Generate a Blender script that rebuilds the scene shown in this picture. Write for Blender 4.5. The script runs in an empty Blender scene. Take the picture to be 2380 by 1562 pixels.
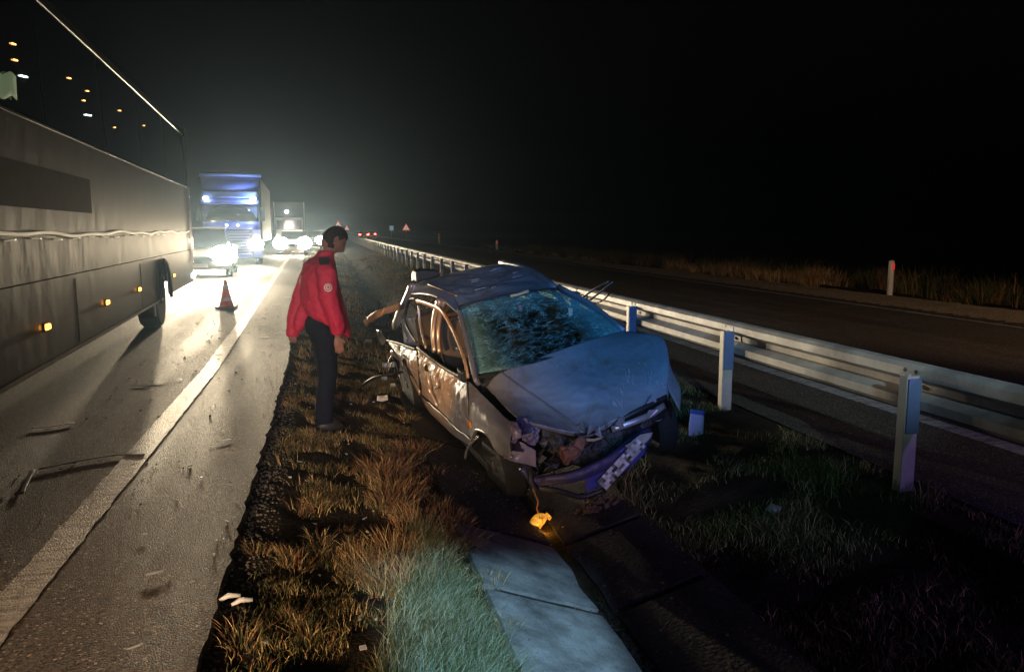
import bpy, bmesh, math, random
import numpy as np
from mathutils import Vector, Matrix, noise as mnoise
random.seed(7); rng=np.random.default_rng(7)
R=math.radians
sc=bpy.context.scene
COL=sc.collection
# ------------------------------------------------------------------ camera
cd=bpy.data.cameras.new('camera'); cam=bpy.data.objects.new('camera',cd); COL.objects.link(cam)
cd.sensor_width=36; cd.lens=36*1800/2380; cd.clip_end=3000; cd.clip_start=.05
cam.location=(0,0,1.55)
cam.rotation_euler=(R(90-7.782),0,R(-13.256)); sc.camera=cam
# ------------------------------------------------------------------ world : night sky
w=bpy.data.worlds.new('World'); sc.world=w; w.use_nodes=True
nt=w.node_tree; bg=nt.nodes['Background']
sky=nt.nodes.new('ShaderNodeTexSky'); sky.sky_type='NISHITA'; sky.sun_disc=False
sky.sun_elevation=R(-4); sky.sun_rotation=R(170)
hsv=nt.nodes.new('ShaderNodeHueSaturation'); hsv.inputs['Saturation'].default_value=.35
nt.links.new(sky.outputs[0],hsv.inputs['Color']); nt.links.new(hsv.outputs[0],bg.inputs[0]); bg.inputs[1].default_value=0.05
sc.view_settings.view_transform='Standard'; sc.view_settings.look='None'; sc.view_settings.gamma=1
sc.view_settings.exposure=0.0; sc.view_settings.use_curve_mapping=False
sc.cycles.max_bounces=5; sc.cycles.diffuse_bounces=2; sc.cycles.glossy_bounces=3; sc.cycles.transmission_bounces=4
sc.cycles.transparent_max_bounces=6; sc.cycles.volume_bounces=0; sc.cycles.use_denoising=True
sc.cycles.sample_clamp_indirect=4; sc.cycles.volume_step_rate=4
# ------------------------------------------------------------------ lamps
def spot(name,loc,target,power,color,size=60,blend=.5,radius=.06,square=False,roll=0):
    l=bpy.data.lights.new(name,'SPOT'); l.energy=power; l.color=color; l.spot_size=R(size); l.spot_blend=blend
    l.shadow_soft_size=radius; l.use_square=square
    o=bpy.data.objects.new(name,l); COL.objects.link(o); o.location=loc
    d=Vector(target)-Vector(loc); o.rotation_euler=(d.to_track_quat('-Z','Y') @ __import__('mathutils').Quaternion((0,0,1),roll)).to_euler()
    return o
def point(name,loc,power,color,radius=.05):
    l=bpy.data.lights.new(name,'POINT'); l.energy=power; l.color=color; l.shadow_soft_size=radius
    o=bpy.data.objects.new(name,l); COL.objects.link(o); o.location=loc; return o
# unseen lamps: blue flash bar, torch, beacons, head lamps; the fills are added
spot('blue_beacon',(1.2,-1.6,3.4),(2.2,6.9,.85),1650,(.04,.34,.85),23,.8,.05)
spot('torch_beam',(.8,.2,2.6),(.78,3.49,-.45),1100,(.40,.72,1.0),40,.1,.013)
spot('shoulder_fill',(1.6,-3,3.4),(5.4,9.2,-.1),2100,(.50,.70,.76),17,.8,.05)  # added fill for the shoulder behind the guardrail
spot('violet_beacon',(5.0,-4.0,2.4),(4.6,4.0,.1),450,(.42,.24,1.0),60,.9,.15)
spot('plate_fill',(1.6,-3,1.5),(2.16,5.12,-.08),420,(.74,.72,1.0),9,.8,.08)  # added fill on the number plate and bumper
spot('teal_fill',(.9,-2,3.0),(3.1,5.1,-.2),200,(.28,.75,.80),15,.8,.05)  # added weak teal fill on the right bank grass
spot('scene_fill',(-1.5,-6.5,2.3),(-.2,10,1.1),2300,(1.0,.80,.70),18,.5,.3)  # unseen front fill, standing for head lamps of a vehicle behind
spot('rail_fill',(3.4,-2.5,1.2),(4.0,6.2,.40),45,(1.0,.82,.76),12,.9,.04)  # added warm fill along the near guardrail
spot('body_fill',(-1.7,.4,.7),(1.20,6.6,.0),400,(1.0,.76,.64),13,.8,.05)  # added fill on the fender and door side of the wreck
spot('road_lamp',(-2.0,-5.5,1.8),(-1.5,3.8,0),310,(1.0,.56,.46),34,.9,.2)
spot('verge_fill',(-1.9,-1.0,1.0),(-.15,5.0,-.2),950,(1.0,.72,.44),32,.8,.04)  # added low fill that brightens the verge grass
spot('tail_glow',(-2.9,-.4,1.0),(-2.0,3.4,0),75,(1.0,.10,.04),70,1,.1)
spot('amber_beacon',(-1.3,3.2,.8),(1.10,7.4,.30),1100,(1.0,.38,.07),17,.7,.06)
spot('far_road_fill',(8.0,-4,5.5),(13.2,18,.0),3400,(1.0,.66,.42),40,.6,.2)  # added unseen fill for the far gravel and tufts
spot('lorry_fill',(-2.9,20,2.3),(-4.2,36,2.6),420,(.36,.42,1.0),24,.8,.1)  # added blue fill on the lorry front, no beacon stands there
# ------------------------------------------------------------------ material helpers
def mat(name,color,rough=.6,metal=0,noise=None,bump=None,emit=None,trans=0,alpha=None,spec=None,coat=0):
    """noise=(scale,amount,color2) mixes a second colour; bump=(scale,strength,distance)"""
    m=bpy.data.materials.new(name); m.use_nodes=True; n=m.node_tree.nodes; l=m.node_tree.links
    b=n['Principled BSDF']; b.inputs['Base Color'].default_value=(*color,1); b.inputs['Roughness'].default_value=rough
    b.inputs['Metallic'].default_value=metal; b.inputs['Transmission Weight'].default_value=trans
    b.inputs['Coat Weight'].default_value=coat
    if spec is not None: b.inputs['Specular IOR Level'].default_value=spec
    if alpha is not None: b.inputs['Alpha'].default_value=alpha
    tc=n.new('ShaderNodeTexCoord')
    if noise:
        t=n.new('ShaderNodeTexNoise'); t.inputs['Scale'].default_value=noise[0]; t.inputs['Detail'].default_value=6; t.inputs['Roughness'].default_value=.65
        l.new(tc.outputs['Object'],t.inputs['Vector'])
        r=n.new('ShaderNodeValToRGB'); r.color_ramp.elements[0].position=.5-noise[1]*.5; r.color_ramp.elements[1].position=.5+noise[1]*.5
        r.color_ramp.elements[0].color=(*color,1); r.color_ramp.elements[1].color=(*noise[2],1)
        l.new(t.outputs[0],r.inputs[0]); l.new(r.outputs[0],b.inputs['Base Color'])
    if bump:
        t=n.new('ShaderNodeTexNoise'); t.inputs['Scale'].default_value=bump[0]; t.inputs['Detail'].default_value=4
        l.new(tc.outputs['Object'],t.inputs['Vector'])
        bp=n.new('ShaderNodeBump'); bp.inputs['Strength'].default_value=bump[1]; bp.inputs['Distance'].default_value=bump[2]
        l.new(t.outputs[0],bp.inputs['Height']); l.new(bp.outputs[0],b.inputs['Normal'])
    if emit:
        b.inputs['Emission Color'].default_value=(*emit[:3],1); b.inputs['Emission Strength'].default_value=emit[3]
    return m
def attr_mat(name,rough,attr='col',trans=None):
    m=bpy.data.materials.new(name); m.use_nodes=True; n=m.node_tree.nodes; l=m.node_tree.links; b=n['Principled BSDF']
    a=n.new('ShaderNodeAttribute'); a.attribute_name=attr; l.new(a.outputs['Color'],b.inputs['Base Color']); b.inputs['Roughness'].default_value=rough
    b.inputs['Specular IOR Level'].default_value=.2
    return m
def lamp_mat(name,col,s): return mat(name,(.6,.6,.6),.3,emit=(*col,s))
# ------------------------------------------------------------------ object helpers
def link(name,me,parent=None,m=None,smooth=False):
    o=bpy.data.objects.new(name,me); COL.objects.link(o)
    if parent is not None: o.parent=parent
    if m: me.materials.append(m)
    if smooth: me.polygons.foreach_set('use_smooth',[True]*len(me.polygons))
    return o
def tag(o,label=None,cat=None,group=None,kind=None):
    if label:o['label']=label
    if cat:o['category']=cat
    if group:o['group']=group
    if kind:o['kind']=kind
    return o
def thing(name,label,cat,loc=(0,0,0),rotz=0,group=None,rot=None):
    o=bpy.data.objects.new(name,None); COL.objects.link(o); o.location=loc; o.rotation_euler=rot or (0,0,rotz); o.empty_display_size=.2
    return tag(o,label,cat,group)
def pyd(name,v,f,parent=None,m=None,smooth=False):
    me=bpy.data.meshes.new(name); me.from_pydata([tuple(x) for x in v],[],f); me.update()
    return link(name,me,parent,m,smooth)
class MB:
    def __init__(s): s.v=[];s.f=[]
    def add(s,v,f):
        k=len(s.v); s.v+= [tuple(x) for x in v]; s.f+=[tuple(i+k for i in q) for q in f]; return s
    def box(s,c,d,rz=0,M=None):
        cx,cy,cz=c; x,y,z=[q/2 for q in d]; vs=[]
        for sx,sy,sz in ((-1,-1,-1),(1,-1,-1),(1,1,-1),(-1,1,-1),(-1,-1,1),(1,-1,1),(1,1,1),(-1,1,1)):
            p=Vector((sx*x,sy*y,sz*z))
            if rz: p=Matrix.Rotation(rz,3,'Z')@p
            if M is not None: p=M@p
            vs.append(p+Vector(c))
        return s.add(vs,[(0,3,2,1),(4,5,6,7),(0,1,5,4),(1,2,6,5),(2,3,7,6),(3,0,4,7)])
    def hexa(s,vs): return s.add(vs,[(0,3,2,1),(4,5,6,7),(0,1,5,4),(1,2,6,5),(2,3,7,6),(3,0,4,7)])
    def tube(s,pts,r,n=8,cap=True):
        pts=[Vector(p) for p in pts]; k=len(pts); rs=r if hasattr(r,'__len__') else [r]*k; rings=[]
        a=None
        for i,p in enumerate(pts):
            t=(pts[min(i+1,k-1)]-pts[max(i-1,0)]).normalized()
            if a is None:
                a=t.cross(Vector((0,0,1)))
                if a.length<.3: a=t.cross(Vector((0,1,0)))
            else:
                a2=a-t*a.dot(t)
                a=a2 if a2.length>.05 else t.cross(Vector((0,1,0)))
            a.normalize(); b=t.cross(a).normalized()
            rings.append([p+(a*math.cos(2*math.pi*j/n)+b*math.sin(2*math.pi*j/n))*rs[i] for j in range(n)])
        vs=[q for r_ in rings for q in r_]; fs=[]
        for i in range(k-1):
            for j in range(n):
                a=i*n+j;b=i*n+(j+1)%n; fs.append((a,b,b+n,a+n))
        if cap: fs.append(tuple(range(n))[::-1]); fs.append(tuple(range((k-1)*n,k*n)))
        return s.add(vs,fs)
    def loft(s,rings,cap=True):
        n=len(rings[0]);k=len(rings);vs=[q for r_ in rings for q in r_];fs=[]
        for i in range(k-1):
            for j in range(n):
                a=i*n+j;b=i*n+(j+1)%n; fs.append((a,b,b+n,a+n))
        if cap: fs.append(tuple(range(n))[::-1]); fs.append(tuple(range((k-1)*n,k*n)))
        return s.add(vs,fs)
    def lathe(s,prof,c=(0,0,0),axis='Z',n=24,cap=False):
        rings=[]
        for r_,h in prof:
            ring=[]
            for j in range(n):
                a=2*math.pi*j/n; x,y=r_*math.cos(a),r_*math.sin(a)
                p={'Z':(x,y,h),'X':(h,x,y),'Y':(y,h,x)}[axis]
                ring.append(Vector(p)+Vector(c))
            rings.append(ring)
        return s.loft(rings,cap)
    def build(s,name,m,parent=None,smooth=False,bevel=0):
        o=pyd(name,s.v,s.f,parent,m,smooth)
        if bevel:
            b=o.modifiers.new('b','BEVEL'); b.width=bevel; b.segments=2; b.limit_method='ANGLE'
        return o
def cat(p0,p1,p2,p3,t):
    return .5*((2*p1)+(-p0+p2)*t+(2*p0-5*p1+4*p2-p3)*t*t+(-p0+3*p1-3*p2+p3)*t**3)
def spline(pts,n):
    P=[Vector(p) for p in pts]; k=len(P)
    if k==1:return P
    out=[]
    for i in range(n+1):
        u=i/n*(k-1); a=min(int(u),k-2); t=u-a
        p0=P[a-1] if a>0 else P[a]*2-P[a+1]
        p3=P[a+2] if a+2<k else P[a+1]*2-P[a]
        out.append(cat(p0,P[a],P[a+1],p3,t))
    return out
def patch(name,grid,m,parent,nu=16,nv=16,dent=0,dscale=3,thick=.004,seed=0,smooth=True,cre=None,ragged=0):
    """curved sheet of metal through a grid of control points (rows x cols)"""
    rows=[spline(r,nu) for r in grid]
    cols=[spline([rows[i][j] for i in range(len(rows))],nv) for j in range(nu+1)]
    V=[]
    nrm=((Vector(grid[0][-1])-Vector(grid[0][0])).cross(Vector(grid[-1][0])-Vector(grid[0][0]))).normalized()
    for i in range(nv+1):
        for j in range(nu+1):
            p=cols[j][i].copy()
            if dent:
                e=min(1,4*min(i/nv,1-i/nv,j/nu,1-j/nu)+.25)
                q=p*dscale+Vector((seed,seed*2.3,0))
                h=mnoise.noise(q)+.7*abs(mnoise.noise(q*1.9))+.30*abs(mnoise.noise(q*4.3+Vector((3,3,3))))+.12*mnoise.noise(q*9)
                p+=nrm*dent*h*e
            if ragged and (i==nv or i==0 or j==0 or j==nu): p+=Vector((mnoise.noise(p*25),mnoise.noise(p*25+Vector((5,5,5))),mnoise.noise(p*25+Vector((9,1,3)))))*ragged
            V.append(p)
    Fc=[(i*(nu+1)+j,i*(nu+1)+j+1,(i+1)*(nu+1)+j+1,(i+1)*(nu+1)+j) for i in range(nv) for j in range(nu)]
    o=pyd(name,V,Fc,parent,m,smooth)
    if thick:
        s=o.modifiers.new('s','SOLIDIFY'); s.thickness=thick; s.offset=0
    return o
def strip(name,pts,width,thick,m,parent,nrm=(0,1,0),n=14,smooth=True):
    """bent flat bar following points; nrm is the direction of its thickness"""
    P=spline(pts,n); nrm=Vector(nrm).normalized(); rings=[]
    for i,p in enumerate(P):
        t=(P[min(i+1,n)]-P[max(i-1,0)]).normalized(); a=t.cross(nrm).normalized(); b=a.cross(t).normalized()
        wd=width[0]+(width[1]-width[0])*i/n if hasattr(width,'__len__') else width
        rings.append([p+a*wd/2*u+b*thick/2*v for u,v in ((-1,-.6),(-.8,-1),(.8,-1),(1,-.6),(1,.6),(.8,1),(-.8,1),(-1,.6))])
    return MB().loft(rings).build(name,m,parent,smooth)
def dup(o,parent=None,loc=None,rotz=None):
    c=o.copy(); COL.objects.link(c)
    if parent is not None: c.parent=parent
    if loc is not None: c.location=loc
    if rotz is not None: c.rotation_euler=(0,0,rotz)
    for ch in o.children: dup(ch,c)
    return c
# ------------------------------------------------------------------ shared shape of the place
def bend(Y): return -.024*max(0,Y-9)           # the left carriageway swings gently away
PROF=[(-400,-.6),(-60,-.55),(-14,-.5),(-9.6,-.06),(-9.2,0),(-.52,0),(-.47,-.035),(-.05,-.15),(.45,-.25),(.84,-.37),(1.44,-.57),(2.05,-.40),(2.7,-.26),(3.3,-.15),(3.8,-.145),(12.6,-.145),(13.6,-.16),(15,-.3),(19,-.8),(40,-.9),(400,-.9)]
PX=np.array([p[0] for p in PROF]);PZ=np.array([p[1] for p in PROF])
def prof(X,Y):
    bl=bend(Y) if not hasattr(Y,'__len__') else -.024*np.maximum(0,Y-9)
    # left of the verge the profile follows the bend, right of it runs straight
    k=np.clip((X+.5-bl)/( 1.3-bl),0,1) if True else 0
    return np.interp(X-bl*(1-k),PX,PZ)
def smoothn(x,y,s,seed=0):
    """cheap value noise, vectorised"""
    x=x*s+seed*17.3;y=y*s+seed*9.1; xi=np.floor(x).astype(int);yi=np.floor(y).astype(int);fx=x-xi;fy=y-yi
    h=lambda a,b: (np.sin(a*127.1+b*311.7+seed)*43758.5453)%1.0
    fx=fx*fx*(3-2*fx);fy=fy*fy*(3-2*fy)
    return (h(xi,yi)*(1-fx)+h(xi+1,yi)*fx)*(1-fy)+(h(xi,yi+1)*(1-fx)+h(xi+1,yi+1)*fx)*fy
def gz(X,Y):
    """ground height with small bumps in the median"""
    z=prof(X,Y)
    m=np.clip((X+.50-(-.024*np.maximum(0,Y-9)))/.12,0,1)*np.clip((3.35-X)/.2,0,1)
    ch=np.clip(np.abs(X-1.44)/.62-.9,0,1)   # calm under the concrete channel
    far=np.clip((X-13.6)/1.0,0,1)
    b=(smoothn(X,Y,3.1,1)-.5)*.07+(smoothn(X,Y,8.5,2)-.5)*.035+(smoothn(X,Y,21,3)-.5)*.014
    b2=(smoothn(X,Y,.8,4)-.4)*.35+(smoothn(X,Y,3,5)-.5)*.1
    return z+b*m*(.25+.75*ch)+b2*far
# ================================================================== SETTING
def grass_soil():
    m=bpy.data.materials.new('soil'); m.use_nodes=True; n=m.node_tree.nodes;l=m.node_tree.links;b=n['Principled BSDF']
    tc=n.new('ShaderNodeTexCoord'); t=n.new('ShaderNodeTexNoise'); t.inputs['Scale'].default_value=3.5; t.inputs['Detail'].default_value=9; t.inputs['Roughness'].default_value=.7
    l.new(tc.outputs['Object'],t.inputs['Vector']); r=n.new('ShaderNodeValToRGB')
    r.color_ramp.elements[0].position=.35;r.color_ramp.elements[0].color=(.018,.014,.010,1)
    r.color_ramp.elements[1].position=.68;r.color_ramp.elements[1].color=(.075,.055,.036,1)
    l.new(t.outputs[0],r.inputs[0]);l.new(r.outputs[0],b.inputs['Base Color']);b.inputs['Roughness'].default_value=.95;b.inputs['Specular IOR Level'].default_value=.1
    t2=n.new('ShaderNodeTexNoise'); t2.inputs['Scale'].default_value=60; t2.inputs['Detail'].default_value=6; l.new(tc.outputs['Object'],t2.inputs['Vector'])
    bp=n.new('ShaderNodeBump'); bp.inputs['Strength'].default_value=1; bp.inputs['Distance'].default_value=.02; l.new(t2.outputs[0],bp.inputs['Height']);l.new(bp.outputs[0],b.inputs['Normal'])
    return m
M_soil=grass_soil()
def ground():
    xs=np.unique(np.round(np.concatenate([PX,np.arange(-.52,3.4,.045),np.linspace(-9,-.6,4),np.linspace(3.9,12.5,4),np.arange(13,22,.4),[25,32,60,120,250],[-6,-30,-120]]),3))
    ys=np.unique(np.round(np.concatenate([[-60,-25,-12,-6,-3],np.arange(-1,14,.06),np.arange(14,40,.3),np.arange(40,120,2.5),[150,200,300,500,900,1500]]),3))
    XX,YY=np.meshgrid(xs,ys); ZZ=gz(XX,YY)
    bl=-.024*np.maximum(0,YY-9); 
    # shear the left part so the road edge in the sheet follows the bend
    k=np.clip((1.3-XX)/1.8,0,1); X2=XX+bl*k
    V=np.stack([X2,YY,gz(X2,YY)],-1).reshape(-1,3)
    nx=len(xs);ny=len(ys)
    idx=np.arange(nx*ny).reshape(ny,nx)
    Fq=np.stack([idx[:-1,:-1],idx[:-1,1:],idx[1:,1:],idx[1:,:-1]],-1).reshape(-1,4)
    me=bpy.data.meshes.new('ground'); me.from_pydata(V.tolist(),[],Fq.tolist()); me.update()
    return tag(link('ground',me,None,M_soil,True),kind='structure')
ground()
def asphalt(name,c1,c2,rough,glint):
    m=bpy.data.materials.new(name); m.use_nodes=True; n=m.node_tree.nodes;l=m.node_tree.links;b=n['Principled BSDF']
    tc=n.new('ShaderNodeTexCoord')
    v=n.new('ShaderNodeTexVoronoi'); v.inputs['Scale'].default_value=120; l.new(tc.outputs['Object'],v.inputs['Vector'])
    t=n.new('ShaderNodeTexNoise'); t.inputs['Scale'].default_value=1.1; t.inputs['Detail'].default_value=8; t.inputs['Roughness'].default_value=.6; l.new(tc.outputs['Object'],t.inputs['Vector'])
    mp=n.new('ShaderNodeMapping'); mp.inputs['Scale'].default_value=(2.2,.12,1); l.new(tc.outputs['Object'],mp.inputs['Vector'])
    ts=n.new('ShaderNodeTexNoise'); ts.inputs['Scale'].default_value=1; ts.inputs['Detail'].default_value=3; l.new(mp.outputs[0],ts.inputs['Vector'])
    mx=n.new('ShaderNodeMix'); mx.data_type='RGBA'; l.new(t.outputs[0],mx.inputs[0]); mx.inputs[6].default_value=(*c1,1); mx.inputs[7].default_value=(*c2,1)
    # each stone has its own tone
    sep=n.new('ShaderNodeSeparateColor'); l.new(v.outputs['Color'],sep.inputs[0])
    rr=n.new('ShaderNodeValToRGB'); rr.color_ramp.elements[0].color=(.06,.06,.06,1); rr.color_ramp.elements[0].position=.0; rr.color_ramp.elements[1].color=(2.8,2.6,2.4,1); rr.color_ramp.elements[1].position=.95
    e=rr.color_ramp.elements.new(.985); e.color=(9,8.6,8,1)
    l.new(sep.outputs[0],rr.inputs[0])
    m2=n.new('ShaderNodeMix'); m2.data_type='RGBA'; m2.blend_type='MULTIPLY'; m2.inputs[0].default_value=1; l.new(mx.outputs[2],m2.inputs[6]); l.new(rr.outputs[0],m2.inputs[7])
    m3=n.new('ShaderNodeMix'); m3.data_type='RGBA'; m3.blend_type='MULTIPLY'; m3.inputs[0].default_value=.5; l.new(m2.outputs[2],m3.inputs[6]); l.new(ts.outputs[0],m3.inputs[7])
    l.new(m3.outputs[2],b.inputs['Base Color'])
    # damp wheel tracks are smoother
    ma=n.new('ShaderNodeMapRange'); ma.inputs[1].default_value=.35; ma.inputs[2].default_value=.65; ma.inputs[3].default_value=rough-.06; ma.inputs[4].default_value=rough+.10; l.new(ts.outputs[0],ma.inputs[0]); l.new(ma.outputs[0],b.inputs['Roughness'])
    b.inputs['Specular IOR Level'].default_value=.32
    bp=n.new('ShaderNodeBump'); bp.inputs['Strength'].default_value=.6; bp.inputs['Distance'].default_value=glint*.5; bp.invert=True
    l.new(v.outputs['Distance'],bp.inputs['Height']); 
    t3=n.new('ShaderNodeTexNoise'); t3.inputs['Scale'].default_value=28; t3.inputs['Detail'].default_value=5; l.new(tc.outputs['Object'],t3.inputs['Vector'])
    bp2=n.new('ShaderNodeBump'); bp2.inputs['Strength'].default_value=.3; bp2.inputs['Distance'].default_value=.003; l.new(t3.outputs[0],bp2.inputs['Height']); l.new(bp.outputs[0],bp2.inputs['Normal'])
    l.new(bp2.outputs[0],b.inputs['Normal'])
    return m
M_asph=asphalt('asphalt_old',(.065,.050,.041),(.115,.092,.075),.66,.010)
M_asph2=asphalt('asphalt_dark',(.060,.056,.050),(.095,.086,.078),.7,.005)
M_gravel=asphalt('gravel_shoulder',(.26,.22,.17),(.42,.36,.28),.9,.008)
def ribbon(name,x0,x1,z,m,ys,jag=0,bent=True,kind='structure',skirt=0):
    V=[];Fq=[];
    cols=[x0,x0+(x1-x0)*.33,x0+(x1-x0)*.66,x1]
    for y in ys:
        b=bend(y) if bent else 0
        for k,x in enumerate(cols):
            j=0
            if jag and k in(0,3): j=(mnoise.noise(Vector((x*3,y*17,0)))+.8*mnoise.noise(Vector((x,y*41,2))))*jag
            V.append((x+b+j,y,z))
        if skirt: V.append((V[-1][0]+.015,y,z-skirt))
    nc=4+(1 if skirt else 0)
    for i in range(len(ys)-1):
        for k in range(nc-1): a=i*nc+k; Fq.append((a,a+1,a+1+nc,a+nc))
    return tag(pyd(name,V,Fq,None,m),kind=kind)
YS=list(np.arange(-8,22,.08))+list(np.arange(22,60,1.))+list(np.arange(60,900,20.))
YL=list(np.arange(-8,60,1.))+list(np.arange(60,900,20.))
ribbon('road',-9.1,-.50,.012,M_asph,YS,.022,skirt=.06)
ribbon('right_road',3.80,12.15,-.125,M_asph2,YL,0,False)
ribbon('gravel_shoulder',12.15,14.1,-.122,M_gravel,list(np.arange(-8,80,.25))+list(np.arange(80,900,20.)),.15,False)
def worn_paint(name,c):
    m=bpy.data.materials.new(name); m.use_nodes=True; n=m.node_tree.nodes;l=m.node_tree.links;b=n['Principled BSDF']
    tc=n.new('ShaderNodeTexCoord'); t=n.new('ShaderNodeTexNoise'); t.inputs['Scale'].default_value=24; t.inputs['Detail'].default_value=10; t.inputs['Roughness'].default_value=.75; l.new(tc.outputs['Object'],t.inputs['Vector'])
    mp=n.new('ShaderNodeMapping'); mp.inputs['Scale'].default_value=(1.5,26,1); l.new(tc.outputs['Object'],mp.inputs['Vector'])
    t4=n.new('ShaderNodeTexNoise'); t4.inputs['Scale'].default_value=1; t4.inputs['Detail'].default_value=3; l.new(mp.outputs[0],t4.inputs['Vector'])
    ad=n.new('ShaderNodeMath'); ad.operation='MULTIPLY_ADD'; ad.inputs[1].default_value=.45; l.new(t4.outputs[0],ad.inputs[0]); 
    ml=n.new('ShaderNodeMath'); ml.operation='MULTIPLY'; ml.inputs[1].default_value=.6; l.new(t.outputs[0],ml.inputs[0]); l.new(ml.outputs[0],ad.inputs[2])
    r=n.new('ShaderNodeValToRGB'); r.color_ramp.elements[0].position=.42; r.color_ramp.elements[0].color=(.14,.12,.10,1); r.color_ramp.elements[1].position=.58; r.color_ramp.elements[1].color=(*c,1)
    l.new(ad.outputs[0],r.inputs[0]); l.new(r.outputs[0],b.inputs['Base Color']); b.inputs['Roughness'].default_value=.55
    bp=n.new('ShaderNodeBump'); bp.inputs['Strength'].default_value=.8; bp.inputs['Distance'].default_value=.008; l.new(ad.outputs[0],bp.inputs['Height'])
    vo=n.new('ShaderNodeTexVoronoi'); vo.inputs['Scale'].default_value=110; l.new(tc.outputs['Object'],vo.inputs['Vector']); b3=n.new('ShaderNodeBump'); b3.invert=True; b3.inputs['Strength'].default_value=.7; b3.inputs['Distance'].default_value=.010; l.new(vo.outputs['Distance'],b3.inputs['Height']); l.new(bp.outputs[0],b3.inputs['Normal']); l.new(b3.outputs[0],b.inputs['Normal'])
    return m
M_paint=worn_paint('road_paint',(.46,.41,.34)); M_paint2=worn_paint('road_paint_pale',(.62,.64,.66))
ribbon('edge_line',-1.405,-1.24,.017,M_paint,YS,.012)
ribbon('left_edge_line',-8.6,-8.4,.017,M_paint,YL)
for i in range(8): ribbon('lane_dash',-5.0,-4.85,.017,M_paint,[-4+i*12,-4+i*12+1.5,-4+i*12+3,-4+i*12+4])
ribbon('near_edge_line',5.02,5.22,-.120,M_paint2,YL,0,False)
ribbon('far_edge_line',11.55,11.70,-.120,M_paint2,YL,0,False)
# rumble bars beyond the far edge line
mb=MB()
for i in range(75):
    y=8+i*.42; mb.box((11.93,y,-.117),(.42,.09,.014))
o=mb.build('rumble_strip',mat('rumble_asphalt',(.03,.027,.024),.9)); tag(o,kind='structure')
# loose grit lying on the asphalt: thousands of little stones
def grit(name,n,x0,x1,y0,y1,smin,smax,label):
    x=rng.uniform(x0,x1,n); y=y0+(y1-y0)*rng.uniform(0,1,n)**2.2; s=rng.uniform(smin,smax,n); x=x-.024*np.maximum(0,y-9)
    O=np.array([(1,0,0),(0,1,0),(-1,0,0),(0,-1,0),(0,0,.8)])*1.0
    j=rng.uniform(.6,1.3,(n,5,3)); a=rng.uniform(0,6.28,n); ca,sa=np.cos(a),np.sin(a)
    V=O[None]*j*s[:,None,None]; X=V[...,0]*ca[:,None]-V[...,1]*sa[:,None]; Y=V[...,0]*sa[:,None]+V[...,1]*ca[:,None]
    V=np.stack([X+x[:,None],Y+y[:,None],V[...,2]+.0125],-1).reshape(-1,3)
    F=(np.arange(n)[:,None,None]*5+np.array([(0,1,4),(1,2,4),(2,3,4),(3,0,4)])[None]).reshape(-1,3)
    me=bpy.data.meshes.new(name); me.vertices.add(len(V)); me.vertices.foreach_set('co',V.astype(np.float32).ravel())
    me.loops.add(F.size); me.loops.foreach_set('vertex_index',F.astype(np.int32).ravel()); me.polygons.add(len(F)); me.polygons.foreach_set('loop_start',(np.arange(len(F))*3).astype(np.int32)); me.update(calc_edges=True)
    c=np.clip(rng.lognormal(-2.3,.75,n),.015,.75)[:,None]*np.array([1,.92,.82])[None]; c=np.c_[np.repeat(c,5,axis=0),np.ones(n*5)]
    ca_=me.color_attributes.new('col','FLOAT_COLOR','POINT'); ca_.data.foreach_set('color',c.astype(np.float32).ravel())
    m=attr_mat('grit_stone',.45); m.node_tree.nodes['Principled BSDF'].inputs['Specular IOR Level'].default_value=.6
    tag(link(name,me,None,m),label,'grit',kind='stuff')
grit('road_grit',26000,-2.9,-.50,1.8,15,.0010,.0024,'fine loose grit and chippings lying on the asphalt')
# concrete channel: V of slabs with joints
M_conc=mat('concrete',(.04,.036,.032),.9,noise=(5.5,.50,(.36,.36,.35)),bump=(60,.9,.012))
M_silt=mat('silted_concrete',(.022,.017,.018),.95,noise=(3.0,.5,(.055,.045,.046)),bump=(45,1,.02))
chan=tag(bpy.data.objects.new('concrete_channel',None),kind='structure'); COL.objects.link(chan)
joints=[-2.4,.75,3.80,4.75,6.9,10,13.1,16.2,19.3,22.4]
for a,b in zip(joints[:-1],joints[1:]):
    for side in (-1,1):
        n=12;V=[]
        for i in range(n+1):
            y=a+.035+(b-a-.070)*i/n
            for k in range(5):
                u=k/4; x=1.44+side*(.045+(.56 if side>0 else .645)*u); z=-.565+.028+(.168*u if side>0 else .23*u)
                j=(mnoise.noise(Vector((x*4,y*4,side)))*.02 if k in(0,4) else 0)
                V.append((x+j,y,z+mnoise.noise(Vector((x*2,y*2,0)))*.006))
        Fq=[(i*5+k,i*5+k+1,(i+1)*5+k+1,(i+1)*5+k) for i in range(n) for k in range(4)]
        if side<0: Fq=[q[::-1] for q in Fq]
        s=pyd('slab',V,Fq,chan,M_conc if side<0 and a<4.5 else M_silt); sm=s.modifiers.new('s','SOLIDIFY'); sm.thickness=.06; sm.offset=-1
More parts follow.
